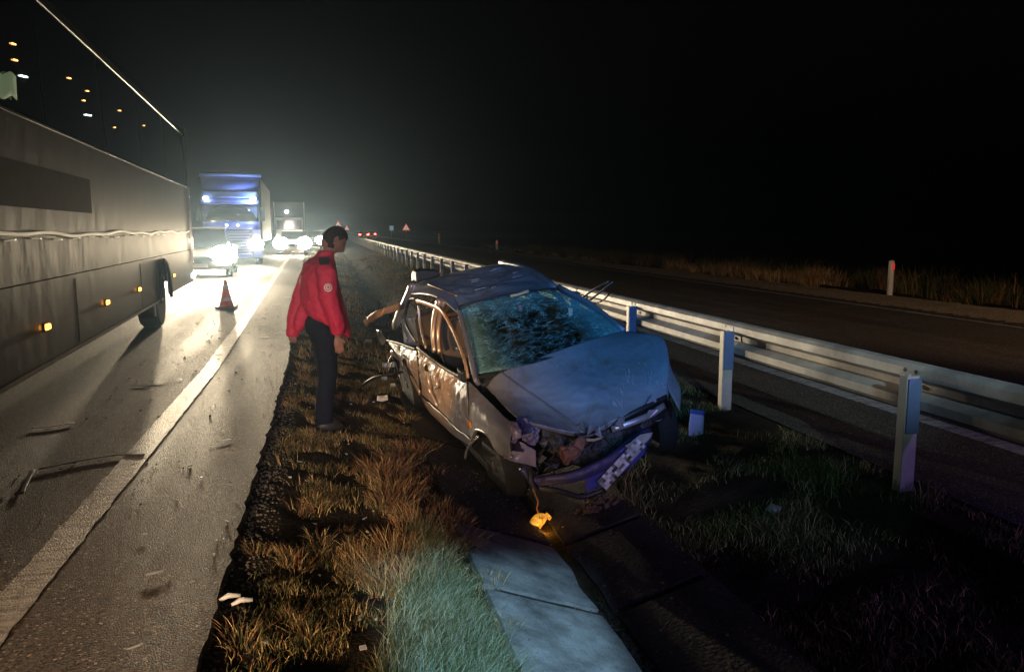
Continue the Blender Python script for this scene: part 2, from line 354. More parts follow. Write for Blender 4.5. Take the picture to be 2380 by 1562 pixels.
# ------------------------------------------------------------------ grass
def blades(name,P,h,lean,wid,colors,mat_,label,seg=3,kind='stuff'):
    """P (n,3) roots; h heights; lean (n,2) tip offset; coloured per blade"""
    n=len(P); V=np.zeros((n,2*seg+1,3)); ang=rng.uniform(0,np.pi,n); sx=np.cos(ang)*wid;sy=np.sin(ang)*wid
    for s in range(seg):
        t=s/seg; c=P+np.stack([lean[:,0]*t**1.8,lean[:,1]*t**1.8,h*(t-.18*t*t*np.minimum(1,np.hypot(lean[:,0],lean[:,1])/np.maximum(h,.01)))],-1)
        w_=(1-t*.6)
        V[:,2*s]=c+np.stack([sx*w_,sy*w_,np.zeros(n)],-1); V[:,2*s+1]=c-np.stack([sx*w_,sy*w_,np.zeros(n)],-1)
    V[:,2*seg]=P+np.stack([lean[:,0],lean[:,1],h*(1-.18*np.minimum(1,np.hypot(lean[:,0],lean[:,1])/np.maximum(h,.01)))],-1)
    base=(np.arange(n)*(2*seg+1))[:,None]
    q=[]
    for s in range(seg-1): q.append(np.array([2*s,2*s+1,2*s+3,2*s+2]))
    Q=(base[:,:,None]+np.array(q)[None]).reshape(-1,4); T=base+np.array([2*seg-2,2*seg-1,2*seg])
    me=bpy.data.meshes.new(name); me.vertices.add(n*(2*seg+1)); me.vertices.foreach_set('co',V.astype(np.float32).ravel())
    nl=Q.size+T.size; me.loops.add(nl); me.loops.foreach_set('vertex_index',np.concatenate([Q.ravel(),T.ravel()]).astype(np.int32))
    me.polygons.add(len(Q)+len(T)); me.polygons.foreach_set('loop_start',np.concatenate([np.arange(len(Q))*4,len(Q)*4+np.arange(len(T))*3]).astype(np.int32))
    me.update(calc_edges=True)
    ca=me.color_attributes.new('col','FLOAT_COLOR','POINT'); cc=np.repeat(colors,2*seg+1,axis=0); cc=np.c_[cc,np.ones(len(cc))]; ca.data.foreach_set('color',cc.astype(np.float32).ravel())
    o=link(name,me,None,mat_); tag(o,label,'grass',kind=kind); return o
M_grass=attr_mat('grass_blades',.75)
def pal(n,kinds,p):
    K=np.array(kinds); c=K[rng.choice(len(K),n,p=p)]; return np.clip(c*rng.uniform(.6,1.35,(n,1)),0,1)
GREEN=(.060,.085,.028);OLIVE=(.12,.115,.045);STRAW=(.52,.38,.18);RUST=(.32,.15,.07);PALE=(.30,.33,.22)
def tufts(centers,nb,rad,hh,spread,kinds,p,name,label,wid=.0022,seg=3,jit=.3):
    """centers (k,2) with per-tuft scale"""
    Ps=[];H=[];L=[];C=[]
    for (cx,cy,s) in centers:
        k=int(nb*s); a=rng.uniform(0,2*np.pi,k); r=rad*s*np.sqrt(rng.uniform(0,1,k)); dx=np.cos(a)*r;dy=np.sin(a)*r
        x=cx+dx;y=cy+dy; z=gz(x,y)-.005
        h=hh*s*rng.uniform(.45,1.15,k); ln=np.stack([dx,dy],-1)/(rad*s+1e-6)*spread*h[:,None]+rng.normal(0,jit,(k,2))*h[:,None]
        tone=rng.uniform(.7,1.25); c=pal(k,kinds,p)*tone
        Ps.append(np.stack([x,y,z],-1));H.append(h);L.append(ln);C.append(c)
    return blades(name,np.concatenate(Ps),np.concatenate(H),np.concatenate(L),wid,np.concatenate(C),M_grass,label,seg)
def scatter(n,x0,x1,y0,y1,dens=None,bentk=0):
    x=rng.uniform(x0,x1,n);y=y0+(y1-y0)*rng.uniform(0,1,n)**1.0
    if dens is not None: k=rng.uniform(0,1,n)<dens(x,y); x=x[k];y=y[k]
    return x,y
def ok_place(x,y):
    return True
def field():
    # short grass of the left verge, patchy, thinning to bare soil at the asphalt
    d=lambda x,y: np.clip((smoothn(x,y,4.2,11)-.45)*3,0,1)*(x<.76)*np.clip((x+.46+.024*np.maximum(0,y-9))/.25,0,1)*np.clip(1.05-(x-.4)/.9,0,1)
    x,y=scatter(300000,-.75,1.0,1.2,16,d); n=len(x)
    h=rng.uniform(.015,.055,n)*(1+np.clip((smoothn(x,y,2.5,12)-.5)*2,0,1)); ln=rng.normal(0,.5,(n,2))*h[:,None]
    c=pal(n,[GREEN,OLIVE,STRAW,RUST],[.25,.35,.3,.1])
    blades('verge_grass',np.stack([x,y,gz(x,y)-.003],-1),h,ln,.0020,c,M_grass,'short patchy grass on the soil verge beside the asphalt edge',2)
    # dry tufts
    cs=[]
    for i in range(150):
        yy=1.6+13*random.random()**1.3; xx=random.uniform(-.40,.85)
        cs.append((xx+bend(yy),yy,random.uniform(.55,1.1)))
    tufts(cs,110,.080,.088,.85,[STRAW,OLIVE,RUST,GREEN],[.38,.27,.22,.13],'grass_tufts','scattered low straw coloured grass tufts along the verge')
    cs=[(.33,5.55,1.35),(.42,5.2,1.3),(.35,4.9,1.2),(.46,4.55,1.2),(.30,4.1,1.15),(.52,4.2,1.3),(.66,4.35,1.2),(.25,3.75,1.35),(.33,3.7,1.2),(.48,5.9,1.1),(.12,4.0,.8),(.6,6.3,1.1),(.72,4.75,1.0)]
    tufts(cs,240,.12,.115,.8,[RUST,STRAW,OLIVE],[.5,.33,.17],'dry_grass_clumps','tall rust and straw coloured dry grass clumps between person and wreck',.0020,4)
    # pale long grass leaning over the channel
    d=lambda x,y: np.clip((x-.12-.25*np.clip((y-3.0),0,1))/.3,0,1)*np.clip((.62+.10*np.clip(3.9-y,0,1)-x)/.10,0,1)*np.clip((4.6-y)/.3,0,1)
    x,y=scatter(95000,.1,.86,1.6,4.6,d); n=len(x)
    h=rng.uniform(.06,.17,n); ln=np.stack([rng.normal(.25,.4,n),rng.normal(0,.4,n)],-1)*h[:,None]
    c=pal(n,[PALE,GREEN,OLIVE],[.42,.28,.30])
    blades('bank_grass',np.stack([x,y,gz(x,y)-.004],-1),h,ln,.0019,c,M_grass,'long pale grass leaning over the left edge of the concrete channel',3)
    # right bank between channel and guardrail
    d=lambda x,y: np.clip((smoothn(x,y,3,21)-.30)*3,0,1)
    x,y=scatter(150000,2.02,3.75,1.6,16,d); n=len(x)
    h=rng.uniform(.02,.075,n)*(1+1.2*np.clip((smoothn(x,y,1.7,22)-.55)*4,0,1)); ln=rng.normal(0,.5,(n,2))*h[:,None]
    c=pal(n,[GREEN,OLIVE,STRAW],[.5,.3,.2])
    blades('right_bank_grass',np.stack([x,y,gz(x,y)-.003],-1),h,ln,.0024,c,M_grass,'dark sparse grass on the bank under the guardrail',2)
    # median further away
    d=lambda x,y: np.clip((smoothn(x,y,1.6,31)-.35)*3,0,1)*(((x<.9)|(x>2.0)).astype(float)*.8+.2)
    x,y=scatter(60000,-1.1,3.6,10,55,d); k=x>(-.42-.024*np.maximum(0,y-9)); x=x[k];y=y[k]; n=len(x)
    h=rng.uniform(.04,.16,n); ln=rng.normal(0,.4,(n,2))*h[:,None]
    blades('median_grass',np.stack([x,y,gz(x,y)-.01],-1),h,ln,.007,pal(n,[STRAW,RUST,OLIVE],[.5,.25,.25]),M_grass,'dry grass of the median ditch behind the wreck',2)
    # clumps along the far gravel shoulder
    cs=[]
    for yy in list(np.arange(12,75,1.0)):
        den=smoothn(np.array([yy]),np.array([0.]),.16,41)[0]
        for _ in range(int(den*1.6)+int(5*(20<yy<32)*(den>.35))): cs.append((random.uniform(14.0,15.6),yy+random.uniform(-.6,.6),random.uniform(.5,1.1)*(1.35 if 20<yy<32 else .75)))
    tufts(cs,110,.28,.42,.3,[STRAW,RUST,OLIVE],[.5,.3,.2],'roadside_tufts','tall dry grass tufts beyond the far gravel shoulder',.008,3)
    cs=[(random.uniform(15.5,26),random.uniform(10,80),random.uniform(.6,1.6)) for _ in range(350)]
    tufts(cs,60,.4,.6,.3,[OLIVE,GREEN,RUST],[.45,.35,.2],'far_scrub','dark scrub in the field beyond the far shoulder',.012,3)
field()
# ================================================================== GUARDRAIL
M_galv=mat('galvanised',(.24,.23,.23),.55,.15,noise=(2.6,.30,(.50,.49,.48)),bump=(14,.12,.01))
M_galvd=mat('galvanised_post',(.50,.47,.43),.5,.2,noise=(6,.8,(.36,.33,.30)))
M_blueshade=mat('blue_shade_steel',(.11,.16,.34),.5,.2,noise=(12,.7,(.14,.20,.38)))  # blue cast of the shaded post face put into the colour
M_bolt=mat('bolt_steel',(.05,.05,.06),.5,.6)
def guardrail():
    t=thing('guardrail','long galvanised W-beam guardrail on steel posts behind the wrecked car','guardrail',(0,0,0))
    X=3.72; zt=.685                                   # top edge; ground lies at -.145
    prof_=[(0,0),(-.028,-.012),(-.03,-.055),(.052,-.10),(.052,-.145),(-.03,-.19),(-.03,-.235),(.05,-.275),(.052,-.315)]
    prof_=[(-x,z) for x,z in [(-.02,.006),(.018,-.004),(.042,-.03),(.044,-.085),(-.042,-.13),(-.044,-.18),(.044,-.225),(.042,-.28),(.018,-.306),(-.02,-.316)]]
    L=4.76; ys=[1.78-L*2+i*L for i in range(0,50)]
    me0=None
    for i,y in enumerate(ys):
        if me0 is None:
            V=[];n=len(prof_); st=[0,.12,.3,2.4,4.5,4.9,L+.16]
            for yy in st:
                for x,z in prof_: V.append((x-(.006 if yy<.2 else 0),yy,z))
            Fq=[(a*n+k,a*n+k+1,(a+1)*n+k+1,(a+1)*n+k) for a in range(len(st)-1) for k in range(n-1)]
            o=pyd('rail',V,Fq,t,M_galv,True); me0=o.data
            s=o.modifiers.new('s','SOLIDIFY'); s.thickness=.006; s.offset=0
            es=o.modifiers.new('e','EDGE_SPLIT'); es.split_angle=R(25)
            r0=o
        else:
            o=r0.copy(); COL.objects.link(o)
        o.location=(X+(i%2)*.004,y,zt); 
        o.rotation_euler=(0,random.uniform(-.02,.02),0)
    # C posts; an added plate carries the bluish shade of the upper half
    mp=MB(); mp.box((0,0,0),(.10,.006,.98)); mp.box((-.0485,.035,0),(.005,.064,.98)); mp.box((.0485,.035,0),(.005,.064,.98))
    mp.box((-.03,.0675,0),(.034,.004,.98)); mp.box((.03,.0675,0),(.034,.004,.98))
    P0=None
    k=0
    y=4.17-2.38*3
    while y<170:
        if P0 is None:
            P0=mp.build('post',M_galvd,t); S0=MB().box((0,0,0),(.094,.014,.36)).build('blue_shade_plate',M_blueshade,t,bevel=.003)
            B0=MB().lathe([(.001,-.012),(.014,-.012),(.016,-.004),(.016,0)],axis='X',n=10).build('bolt',M_bolt,t)
            po,so,bo=P0,S0,[B0,None,None]
        else:
            po=P0.copy();COL.objects.link(po)
            so=S0.copy() if y<60 else None
            if so: COL.objects.link(so)
            bo=[None]*3
        tilt=random.uniform(-.012,.012)
        g=float(gz(np.array(3.58),np.array(y)))
        po.location=(3.635,y,.615-.49+random.uniform(-.01,.01)); po.rotation_euler=(tilt,random.uniform(-.01,.01),0)
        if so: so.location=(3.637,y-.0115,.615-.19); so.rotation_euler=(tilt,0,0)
        if y<26:
            for j,(dy,dz) in enumerate(((.03,-.045),(.13,-.045),(.08,-.155),(.03,-.265))):
                b=B0 if (j==0 and po is P0) else B0.copy()
                if b is not B0: COL.objects.link(b)
                b.location=(X-.036 if j!=2 else X+.034,y+dy,zt+dz)
        y+=2.38; k+=1
    return t
guardrail()
# ================================================================== VEHICLE LAMPS
HL=(1.0,.81,.54)
def headlamp(parent,loc,col,e,w,h,power=None,name='headlight',aim=None,size=50,spread=True,label=None,r=.1):
    """a lens facing -Y with its own spot lamp"""
    mb=MB(); n=16; ring=[];ring2=[]
    for j in range(n):
        a=2*math.pi*j/n; ring.append(Vector((math.cos(a)*w/2,0,math.sin(a)*h/2))); ring2.append(Vector((math.cos(a)*w*.3,-.05,math.sin(a)*h*.3)))
    back=[p*1.05+Vector((0,.05,0)) for p in ring]
    mb.loft([back,ring,ring2],True); o=mb.build(name,lamp_mat('lit_lens',col,e),parent,True); o.location=loc
    if label: o['label']=label
    if power:
        root=parent
        wl=parent.matrix_basis@Vector(loc)
        d=Vector((wl.x,wl.y-.09,wl.z))
        spot('beam',d,aim or (d.x,d.y-30,0.2),power,col,size,.9,r)
    return o
def wheel(parent,loc,rad,wid,m_t,m_r,axis='X',name='wheel',side=-1):
    mb=MB(); mb.lathe([(rad*.62,-wid/2),(rad*.92,-wid/2),(rad,-wid*.36),(rad,wid*.36),(rad*.92,wid/2),(rad*.62,wid/2)],axis=axis,n=28,cap=True)
    o=mb.build(name,m_t,parent,False); o.location=loc
    q=MB(); q.lathe([(rad*.60,side*(wid/2-.005)),(rad*.58,side*(wid/2-.04)),(rad*.25,side*(wid/2-.06)),(rad*.12,side*(wid/2+.004)),(.001,side*(wid/2+.004))],axis=axis,n=24)
    q.build('rim',m_r,o,True)
    return o
M_tyre=mat('tyre_rubber',(.010,.010,.010),.85,bump=(30,.4,.01)); M_rim=mat('rim_metal',(.32,.32,.33),.35,.8)
M_black=mat('black_plastic',(.015,.015,.016),.5); M_dark=mat('dark_trim',(.03,.03,.032),.6,bump=(20,.3,.01))
M_glassd=mat('dark_glass',(.012,.013,.016),.06,0,spec=.8)
# ---------------------------------------------------------------- COACH
def coach():
    a=math.atan2(.051,1.0)
    t=thing('coach','large coach with tall dark windows passing on the left lane','coach',(-2.2,5.7,0),a)
    # local: +Y away from the camera, side facing the camera at x=0, body to -X. rear end at y=11.85
    y0,y1=-.7,11.85; zb=.48; zw=2.43; zt=3.62
    M_body=mat('coach_paint',(.085,.070,.060),.50,.1,noise=(1.3,.6,(.12,.10,.085)),bump=(3.0,.12,.04),coat=.15)
    M_bodyd=mat('coach_dark_panel',(.012,.012,.020),.7,0,noise=(7,.6,(.03,.03,.045)),spec=.15)
    M_gl=mat('coach_glass',(.02,.014,.018),.08,0,spec=.9,bump=(1.6,.10,.05))
    M_trim=mat('coach_trim',(.30,.27,.25),.3,.6)
    Wd=2.5
    # wheel arch openings are cut by building the skirt around them
    wy=7.72; ar=.60
    def arch_side(name,ya,yb):
        pass
    mb=MB()
    # outer shell without near side
    mb.box((-Wd+.02,(y0+y1)/2,(zb+zt)/2),(.04,y1-y0,zt-zb)); mb.box((-Wd/2-.03,(y0+y1)/2,zt-.06),(Wd-.1,y1-y0,.10)); mb.box((-Wd/2,(y0+y1)/2,zb+.33),(Wd-.1,y1-y0,.05))
    mb.box((-Wd/2,y0+.02,(zb+zt)/2),(Wd-.1,.04,zt-zb)); mb.box((-Wd/2,y1-.02,(zb+zt)/2),(Wd-.02,.04,zt-zb))
    mb.build('body',M_body,t)
    # near side skin: upper and lower
    def side(z0,z1,name,m,ya=y0,yb=y1,off=0,ny=24,arch=True,curve=0):
        V=[];Fq=[]; ys=sorted(set(list(np.linspace(ya,yb,ny))+([wy+ar*math.cos(q) for q in np.linspace(0,math.pi,17)] if arch else [])))
        for y in ys:
            zl=z0
            if arch and abs(y-wy)<ar: zl=max(z0,.46+math.sqrt(max(0,ar*ar-(y-wy)**2)))
            for k in range(5):
                u=k/4; z=zl+(z1-zl)*u; V.append((off+curve*math.sin(math.pi*u),y,z))
        for i in range(len(ys)-1):
            for k in range(4): q=i*5+k; Fq.append((q,q+5,q+6,q+1))
        o=pyd(name,V,Fq,t,m,False); s=o.modifiers.new('s','SOLIDIFY'); s.thickness=.03; s.offset=-1
        return o
    side(zb,1.14,'lower_side_panel',M_body); side(1.15,zw-.0,'upper_side_panel',M_body,arch=False,off=-.003)
    strip('rail_reflection_line',[(.004,y,1.515+.014*math.sin(y*1.7)+.009*math.sin(y*4.3+1)) for y in np.arange(y0,y1-.05,.25)],.030,.004,mat('rail_reflection_silver',(.95,.95,.92),.50,1.0),t,(1,0,0),110)  # painted reflection of the guardrail, built as a wavy bright strip
    for q in range(14): strip('rail_reflection_dash',[(.004,y0+.5+q*.62+u,1.475+.010*math.sin((y0+q*.62+u)*3)) for u in np.arange(0,.36,.06)],.012,.004,bpy.data.materials['rail_reflection_silver'],t,(1,0,0),8)  # broken second line of the painted rail reflection
    side(1.72,2.06,'dark_side_panel',M_bodyd,-.6,3.15,off=.004,arch=False,ny=8)
    # luggage door gaps
    for yy in (2.3,5.7): MB().box((.001,yy,.80),(.004,.008,.60)).build('door_seam',M_black,t)
    mb=MB(); 
    # windows
    wy_=[y0+.02,1.75,4.1,6.45,8.8,y1-.35]
    for a_,b_ in zip(wy_[:-1],wy_[1:]):
        V=[];n=6
        for i in range(n+1):
            y=a_+.012+(b_-a_-.024)*i/n
            for k in range(5):
                u=k/4; V.append((-.004-.05*u,y,zw+.01+(3.46-zw)*u))
        Fq=[(i*5+k,i*5+k+1,(i+1)*5+k+1,(i+1)*5+k) for i in range(n) for k in range(4)]
        o=pyd('window',V,Fq,t,M_gl,False)
    o=MB().box((-.10,y1-.18,(zw+3.46)/2),(.16,.30,1.02)).build('rear_pillar',M_body,t,bevel=.03)
    # roof edge rail
    strip('roof_rail',[(-.07,y0,3.50),(-.07,3,3.51),(-.07,8,3.51),(-.07,y1-.1,3.50)],.05,.03,M_trim,t,(1,0,.6),n=8)
    MB().box((-.02,(y0+y1)/2-.1,zw-.012),(.036,y1-y0-.25,.03)).build('waist_trim',M_trim,t,bevel=.006)
    MB().box((.004,(y0+y1)/2-2,zb-.01),(.03,y1-y0-4.8,.035)).build('skirt_edge',M_trim,t)
    # wheels
    M_r=mat('coach_rim',(.25,.25,.25),.4,.7)
    wheel(t,(-.20,wy,.50),.50,.30,M_tyre,M_r,side=1); wheel(t,(-2.3,wy,.50),.50,.30,M_tyre,M_r); wheel(t,(-2.3,.9,.50),.50,.30,M_tyre,M_r)
    # black lip of the arch
    pts=[(.02,wy+.615*math.cos(q),.46+.615*math.sin(q)) for q in np.linspace(-.05,math.pi+.05,15)]
    MB().tube(pts,.028,6).build('wheel_arch',M_black,t,True)
    MB().box((-.35,wy,.80),(.55,1.1,.62)).build('wheel_house',M_black,t)
    # flap behind the wheel, hanging bracket ahead
    MB().box((-.05,wy-.72,.42),(.02,.12,.34)).build('mud_flap',M_trim,t)
    # side marker lamps
    Ma=lamp_mat('amber_marker',(1,.36,.04),9)
    for yy,zz in ((1.26,.77),(3.5,.77),(5.45,.77),(8.8,.77)):
        b=MB().box((.018,yy,zz),(.03,.10,.045)).build('marker_light',Ma,t,bevel=.008)
        MB().box((.004,yy,zz),(.02,.13,.07)).build('lamp_base',M_black,b)
    # rear corner lamp and edge strip
    Mw=lamp_mat('rear_corner_lamp',(.75,.95,1.0),30)
    MB().lathe([(.001,.03),(.05,.02),(.06,0),(.06,-.03)],c=(.02,y1-.03,.60),axis='X',n=12).build('corner_light',Mw,t,True)
    MB().box((.012,y1-.012,1.75),(.02,.02,1.75)).build('corner_trim',mat('bright_trim',(.8,.78,.72),.2,.8),t)
    # glowing dashes on the panes, painted reflections of outside lamps
    Mo=lamp_mat('warm_reflection',(1,.42,.10),5); Mc=lamp_mat('cool_reflection',(.75,1,.85),7); Mg=lamp_mat('green_reflection_glow',(.35,.55,.25),.5)
    for (y,z,L,m) in ((1.14,2.95,.09,Mo),(1.13,2.83,.09,Mo),(2.76,2.99,.10,Mo),(3.48,2.99,.08,Mo),(3.26,2.86,.07,Mo),(5.16,3.03,.11,Mo),(4.71,2.77,.06,Mo),(6.94,3.07,.09,Mo),
                      (1.29,2.74,.17,Mc),(3.37,2.73,.26,Mc)):
        o=MB().box((-.0,0,0),(.012,L,.012)).build('window_reflection',m,t,bevel=.006)
        u=(z-zw)/(3.46-zw); o.location=(.004-.05*u,y,z); o.rotation_euler=(R(6),0,0)
    # glowing sheet on a pane, a green reflection put in as geometry
    M_cg=mat('pale_green_reflection',(.30,.36,.22),.8,emit=(.36,.48,.26,.22)); M_cr=mat('maroon_reflection',(.10,.012,.014),.85); M_co=mat('ochre_reflection',(.30,.16,.04),.8,emit=(.5,.25,.06,.18))
    def reflection_sheet(ya,yb,za,zb_,m):
        V=[];n=10
        for i in range(n+1):
            y=ya+(yb-ya)*i/n
            for k in range(5):
                u=k/4; z=za+(zb_-za)*u; uu=(z-zw)/(3.46-zw); V.append((.012-.05*max(0,uu)+.003*math.sin(i*1.9),y+.05*u,z+.03*math.sin(i*.9)))
        Fq=[(i*5+k,i*5+k+1,(i+1)*5+k+1,(i+1)*5+k) for i in range(n) for k in range(4)]
        o=pyd('reflection_sheet',V,Fq,t,m,True); s=o.modifiers.new('s','SOLIDIFY'); s.thickness=.006
    reflection_sheet(.3,.98,2.50,2.68,M_cg)
    return t
coach()
# ---------------------------------------------------------------- LORRY
def lorry():
    t=thing('lorry','blue lorry cab with roof spoiler and blazing headlights facing the camera','lorry',(-4.15,36.5,0),R(2))
    Mb=mat('blue_paint',(.13,.16,.62),.35,.1,noise=(3,.8,(.16,.19,.70)),coat=.5); Mg=mat('grille_slat',(.16,.15,.42),.4,.3); Ml=mat('pale_blue_paint',(.22,.25,.72),.35,.1)
    def band(name,m,prof,wb,wt,depth=.2,n=10,bulge=.10):
        V=[]; k=len(prof)
        for j,(y,z) in enumerate(prof):
            w=wb+(wt-wb)*j/(k-1)
            for i in range(n+1):
                u=-1+2*i/n; V.append((u*w/2,y+bulge*u*u*1.0,z))
        Fq=[(j*(n+1)+i,j*(n+1)+i+1,(j+1)*(n+1)+i+1,(j+1)*(n+1)+i) for j in range(k-1) for i in range(n)]
        o=pyd(name,V,Fq,t,m,True); s=o.modifiers.new('s','SOLIDIFY'); s.thickness=.05; s.offset=1; return o
    band('windscreen',M_glassd,[(0,1.92),(.03,2.3),(.10,2.72)],2.30,2.20)
    band('sun_visor',Mb,[(-.16,2.66),(-.12,2.78),(.02,2.90)],2.42,2.40)
    band('roof_panel',Ml,[(.05,2.90),(.12,3.05),(.25,3.25)],2.34,2.30)
    band('roof_spoiler',Mb,[(.22,3.22),(.32,3.5),(.62,3.93)],2.20,2.52,bulge=.25)
    band('spoiler_lip',Ml,[(.60,3.90),(.58,3.99),(.62,4.03)],2.60,2.62,bulge=.25)
    band('front_panel',Mb,[(-.04,1.58),(-.02,1.75),(0,1.90)],2.36,2.34)
    MB().box((0,.55,2.3),(2.3,1.0,1.9)).build('cab_body',mat('cab_dark',(.04,.05,.14),.5),t,bevel=.06)
    MB().box((0,.35,.9),(2.3,.5,1.1)).build('radiator',M_black,t)
    for s in (-1,1):
        MB().box((s*1.06,-.01,1.15),(.34,.14,.85)).build('corner_panel',Ml,t,bevel=.04)
        band2=MB().box((s*1.36,.05,2.25),(.16,.12,.62)).build('mirror',M_dark,t,bevel=.03)
        MB().box((s*1.1,-.04,.52),(.42,.2,.40)).build('bumper_end',Mb,t,bevel=.04)
        wheel(t,(s*1.05,1.4,.50),.50,.30,M_tyre,M_rim,side=s)
    for k in range(8): MB().box((0,-.03,.62+k*.125),(1.62-.02*k,.10,.060)).build('grille_slat',Mg,t,bevel=.012)
    MB().box((0,-.06,.40),(1.7,.2,.22)).build('bumper',Mb,t,bevel=.04)
    MB().box((0,-.18,.36),(.52,.02,.12)).build('licence_plate',mat('plate_pinkish',(.75,.45,.7),.5),t)
    Mbl=lamp_mat('blue_badge_lamp',(.25,.35,1.0),9)
    for x in (-.18,.28): MB().lathe([(.001,-.02),(.05,-.015),(.06,.01)],c=(x,-.10,1.76),axis='Y',n=12).build('badge_light',Mbl,t,True)
    t0=t
    for s in (-1,1):
        headlamp(t,(s*1.0,-.14,.92),HL,150,.62,.46,4500,aim=(-3.2+s*1.6,12,-.1),size=46)
        p=Vector((-4.15+s*1.0,36.25,.95)); spot('glare_beam',p,(0,0,1.7),2500,HL,5,1,.1)  # added narrow beam at the camera for the headlight halo
        headlamp(t,(s*.98,-.20,2.92),(.72,1,.95),45,.22,.14,name='roof_light')
    point('roof_glow',(-3.2,36.1,2.9),120,(.6,.9,1.0),.1)
    # trailer behind the cab
    MB().box((0,7.5,2.45),(2.5,12.0,2.9)).build('trailer',mat('trailer_side',(.015,.016,.02),.6),t,bevel=.03)
    return t
lorry()
# ---------------------------------------------------------------- OTHER CARS WITH HEADLIGHTS
def simple_car(name,label,loc,rz,m,wid=1.78,ht=1.5,ln=4.3,lit=True,e=160,power=1500,tail=False,aimx=0,r=.1,cat='car',lamp=(.34,.2),hb=250):
    t=thing(name,label,cat,loc,rz)
    # profile along Y (front at -Y), width tapers upward
    sec=[(-.0,.35,.62,.86),(.10,.30,.74,.95),(.75,.25,.95,.98),(1.15,.25,1.0,1.0),(2.0,.25,1.02,1.0),(3.6,.25,1.0,1.0),(ln-.1,.3,.95,.96),(ln,.42,.85,.9)]
    rings=[]
    for y,zb,zt_,w_ in sec:
        hw=wid/2*w_; rings.append([Vector(p) for p in ((-hw*.92,y,zb),(hw*.92,y,zb),(hw,y,zb+.12),(hw,y,zt_*.8),(hw*.93,y,zt_),(-hw*.93,y,zt_),(-hw,y,zt_*.8),(-hw,y,zb+.12))])
    MB().loft(rings).build('body',m,t,True)
    cab=[]
    for y,z,w_ in ((.95,.98,.80),(1.75,ht-.03,.70),(2.4,ht,.70),(3.3,ht-.04,.68),(ln-.25,1.0,.74)):
        hw=wid/2*w_; cab.append([Vector(p) for p in ((-hw*1.12,y,.92),(hw*1.12,y,.92),(hw,y,z),(-hw,y,z))])
    MB().loft(cab).build('cabin',M_glassd,t)
    MB().box((0,2.5,ht+.005),(wid*.68,1.5,.03)).build('roof',m,t,bevel=.01)
    MB().box((0,-.02,.62),(wid*.5,.06,.16)).build('grille',M_black,t)
    MB().box((0,-.05,.42),(.52,.02,.12)).build('licence_plate',mat('white_plate',(.8,.8,.8),.5),t)
    for s in (-1,1):
        for y in (.8,ln-.85): wheel(t,(s*(wid/2-.10),y,.32),.32,.2,M_tyre,M_rim,side=s)
        MB().box((s*(wid/2+.08),1.25,1.02),(.18,.1,.12)).build('mirror',m,t,bevel=.02)
        wl=Matrix.Rotation(rz,4,'Z')@Vector((s*wid*.38,-.02,.74))
        if lit:
            o=headlamp(t,(s*wid*.38,-.03,.74),HL,e,lamp[0],lamp[1])
            if power:
                p=Vector(loc)+wl+Vector((0,-.12,0)); spot('glare_beam',p,(0,0,1.7),hb,HL,5,1,.1); spot('beam',p,(p.x+aimx,p.y-18,-.1),power,HL,56,.9,r)  # first spot is an added beam that makes glare in the haze
        if tail:
            headlamp(t,(s*wid*.40,-.03,.80),(1,.03,.02),60,.42,.2,name='tail_light')
    return t
M_white=mat('white_paint',(.7,.68,.66),.35,coat=.5); M_dk=mat('dark_paint',(.03,.03,.035),.3,coat=.5); M_grey=mat('grey_paint',(.25,.25,.27),.35,.4)
simple_car('white_car','white car with blinding headlights half hidden by the coach tail',(-4.05,26.6,0),R(3),mat('pearl_paint',(.12,.115,.12),.4),1.9,1.62,4.4,True,160,6500,aimx=1.8,lamp=(.80,.60),hb=4000)
simple_car('queue_car','pale car with glaring headlights behind and right of the blue lorry',(-2.15,50,0),R(2),M_white,1.8,1.5,4.3,True,160,500,aimx=.5,lamp=(.9,.7),hb=4000)
simple_car('queue_car','dark car in the queue with lights merging into one glare',(-1.25,64,0),R(2),M_dk,1.8,1.5,4.3,True,180,400,aimx=.5,lamp=(.9,.6),hb=5000)
simple_car('queue_car','farthest car of the queue beside the guardrail end',(-.75,82,0),R(2),M_grey,1.8,1.5,4.3,True,180,300,aimx=.5,lamp=(1.0,.8),hb=5000)
# box lorry in the queue
t=thing('box_lorry','tall pale box lorry in the queue behind the glaring cars','lorry',(-3.2,70,0),R(2))
MB().box((0,5,2.45),(2.5,9,3.0)).build('cargo_box',mat('box_side',(.04,.04,.04),.6),t,bevel=.04)
for s in (-1.25,1.25): MB().box((s,.47,2.3),(.09,.09,3.3)).build('corner_post',mat('corner_post_pale',(.35,.30,.22),.5),t)
MB().box((0,-.9,1.6),(2.3,1.9,2.0)).build('cab',M_grey,t,bevel=.1); MB().box((0,-1.87,2.0),(2.0,.03,.8)).build('windscreen',M_glassd,t)
headlamp(t,(-.2,-.1,3.1),(.9,.95,.9),60,.3,.22,name='top_light')
for s in (-1,1): headlamp(t,(s*.95,-1.92,.85),HL,100,.4,.3)
for s in (-1,1): wheel(t,(s*1.0,.2,.5),.5,.3,M_tyre,M_rim,side=s)
simple_car('departing_car','dark car driving away with two red tail lights on the far road',(6.6,150,-.1),0,M_dk,1.9,1.5,4.3,False,tail=True)
simple_car('departing_car','second car driving away further right with red tail lights lit',(8.9,166,-.1),0,M_dk,1.8,1.45,4.3,False,tail=True)
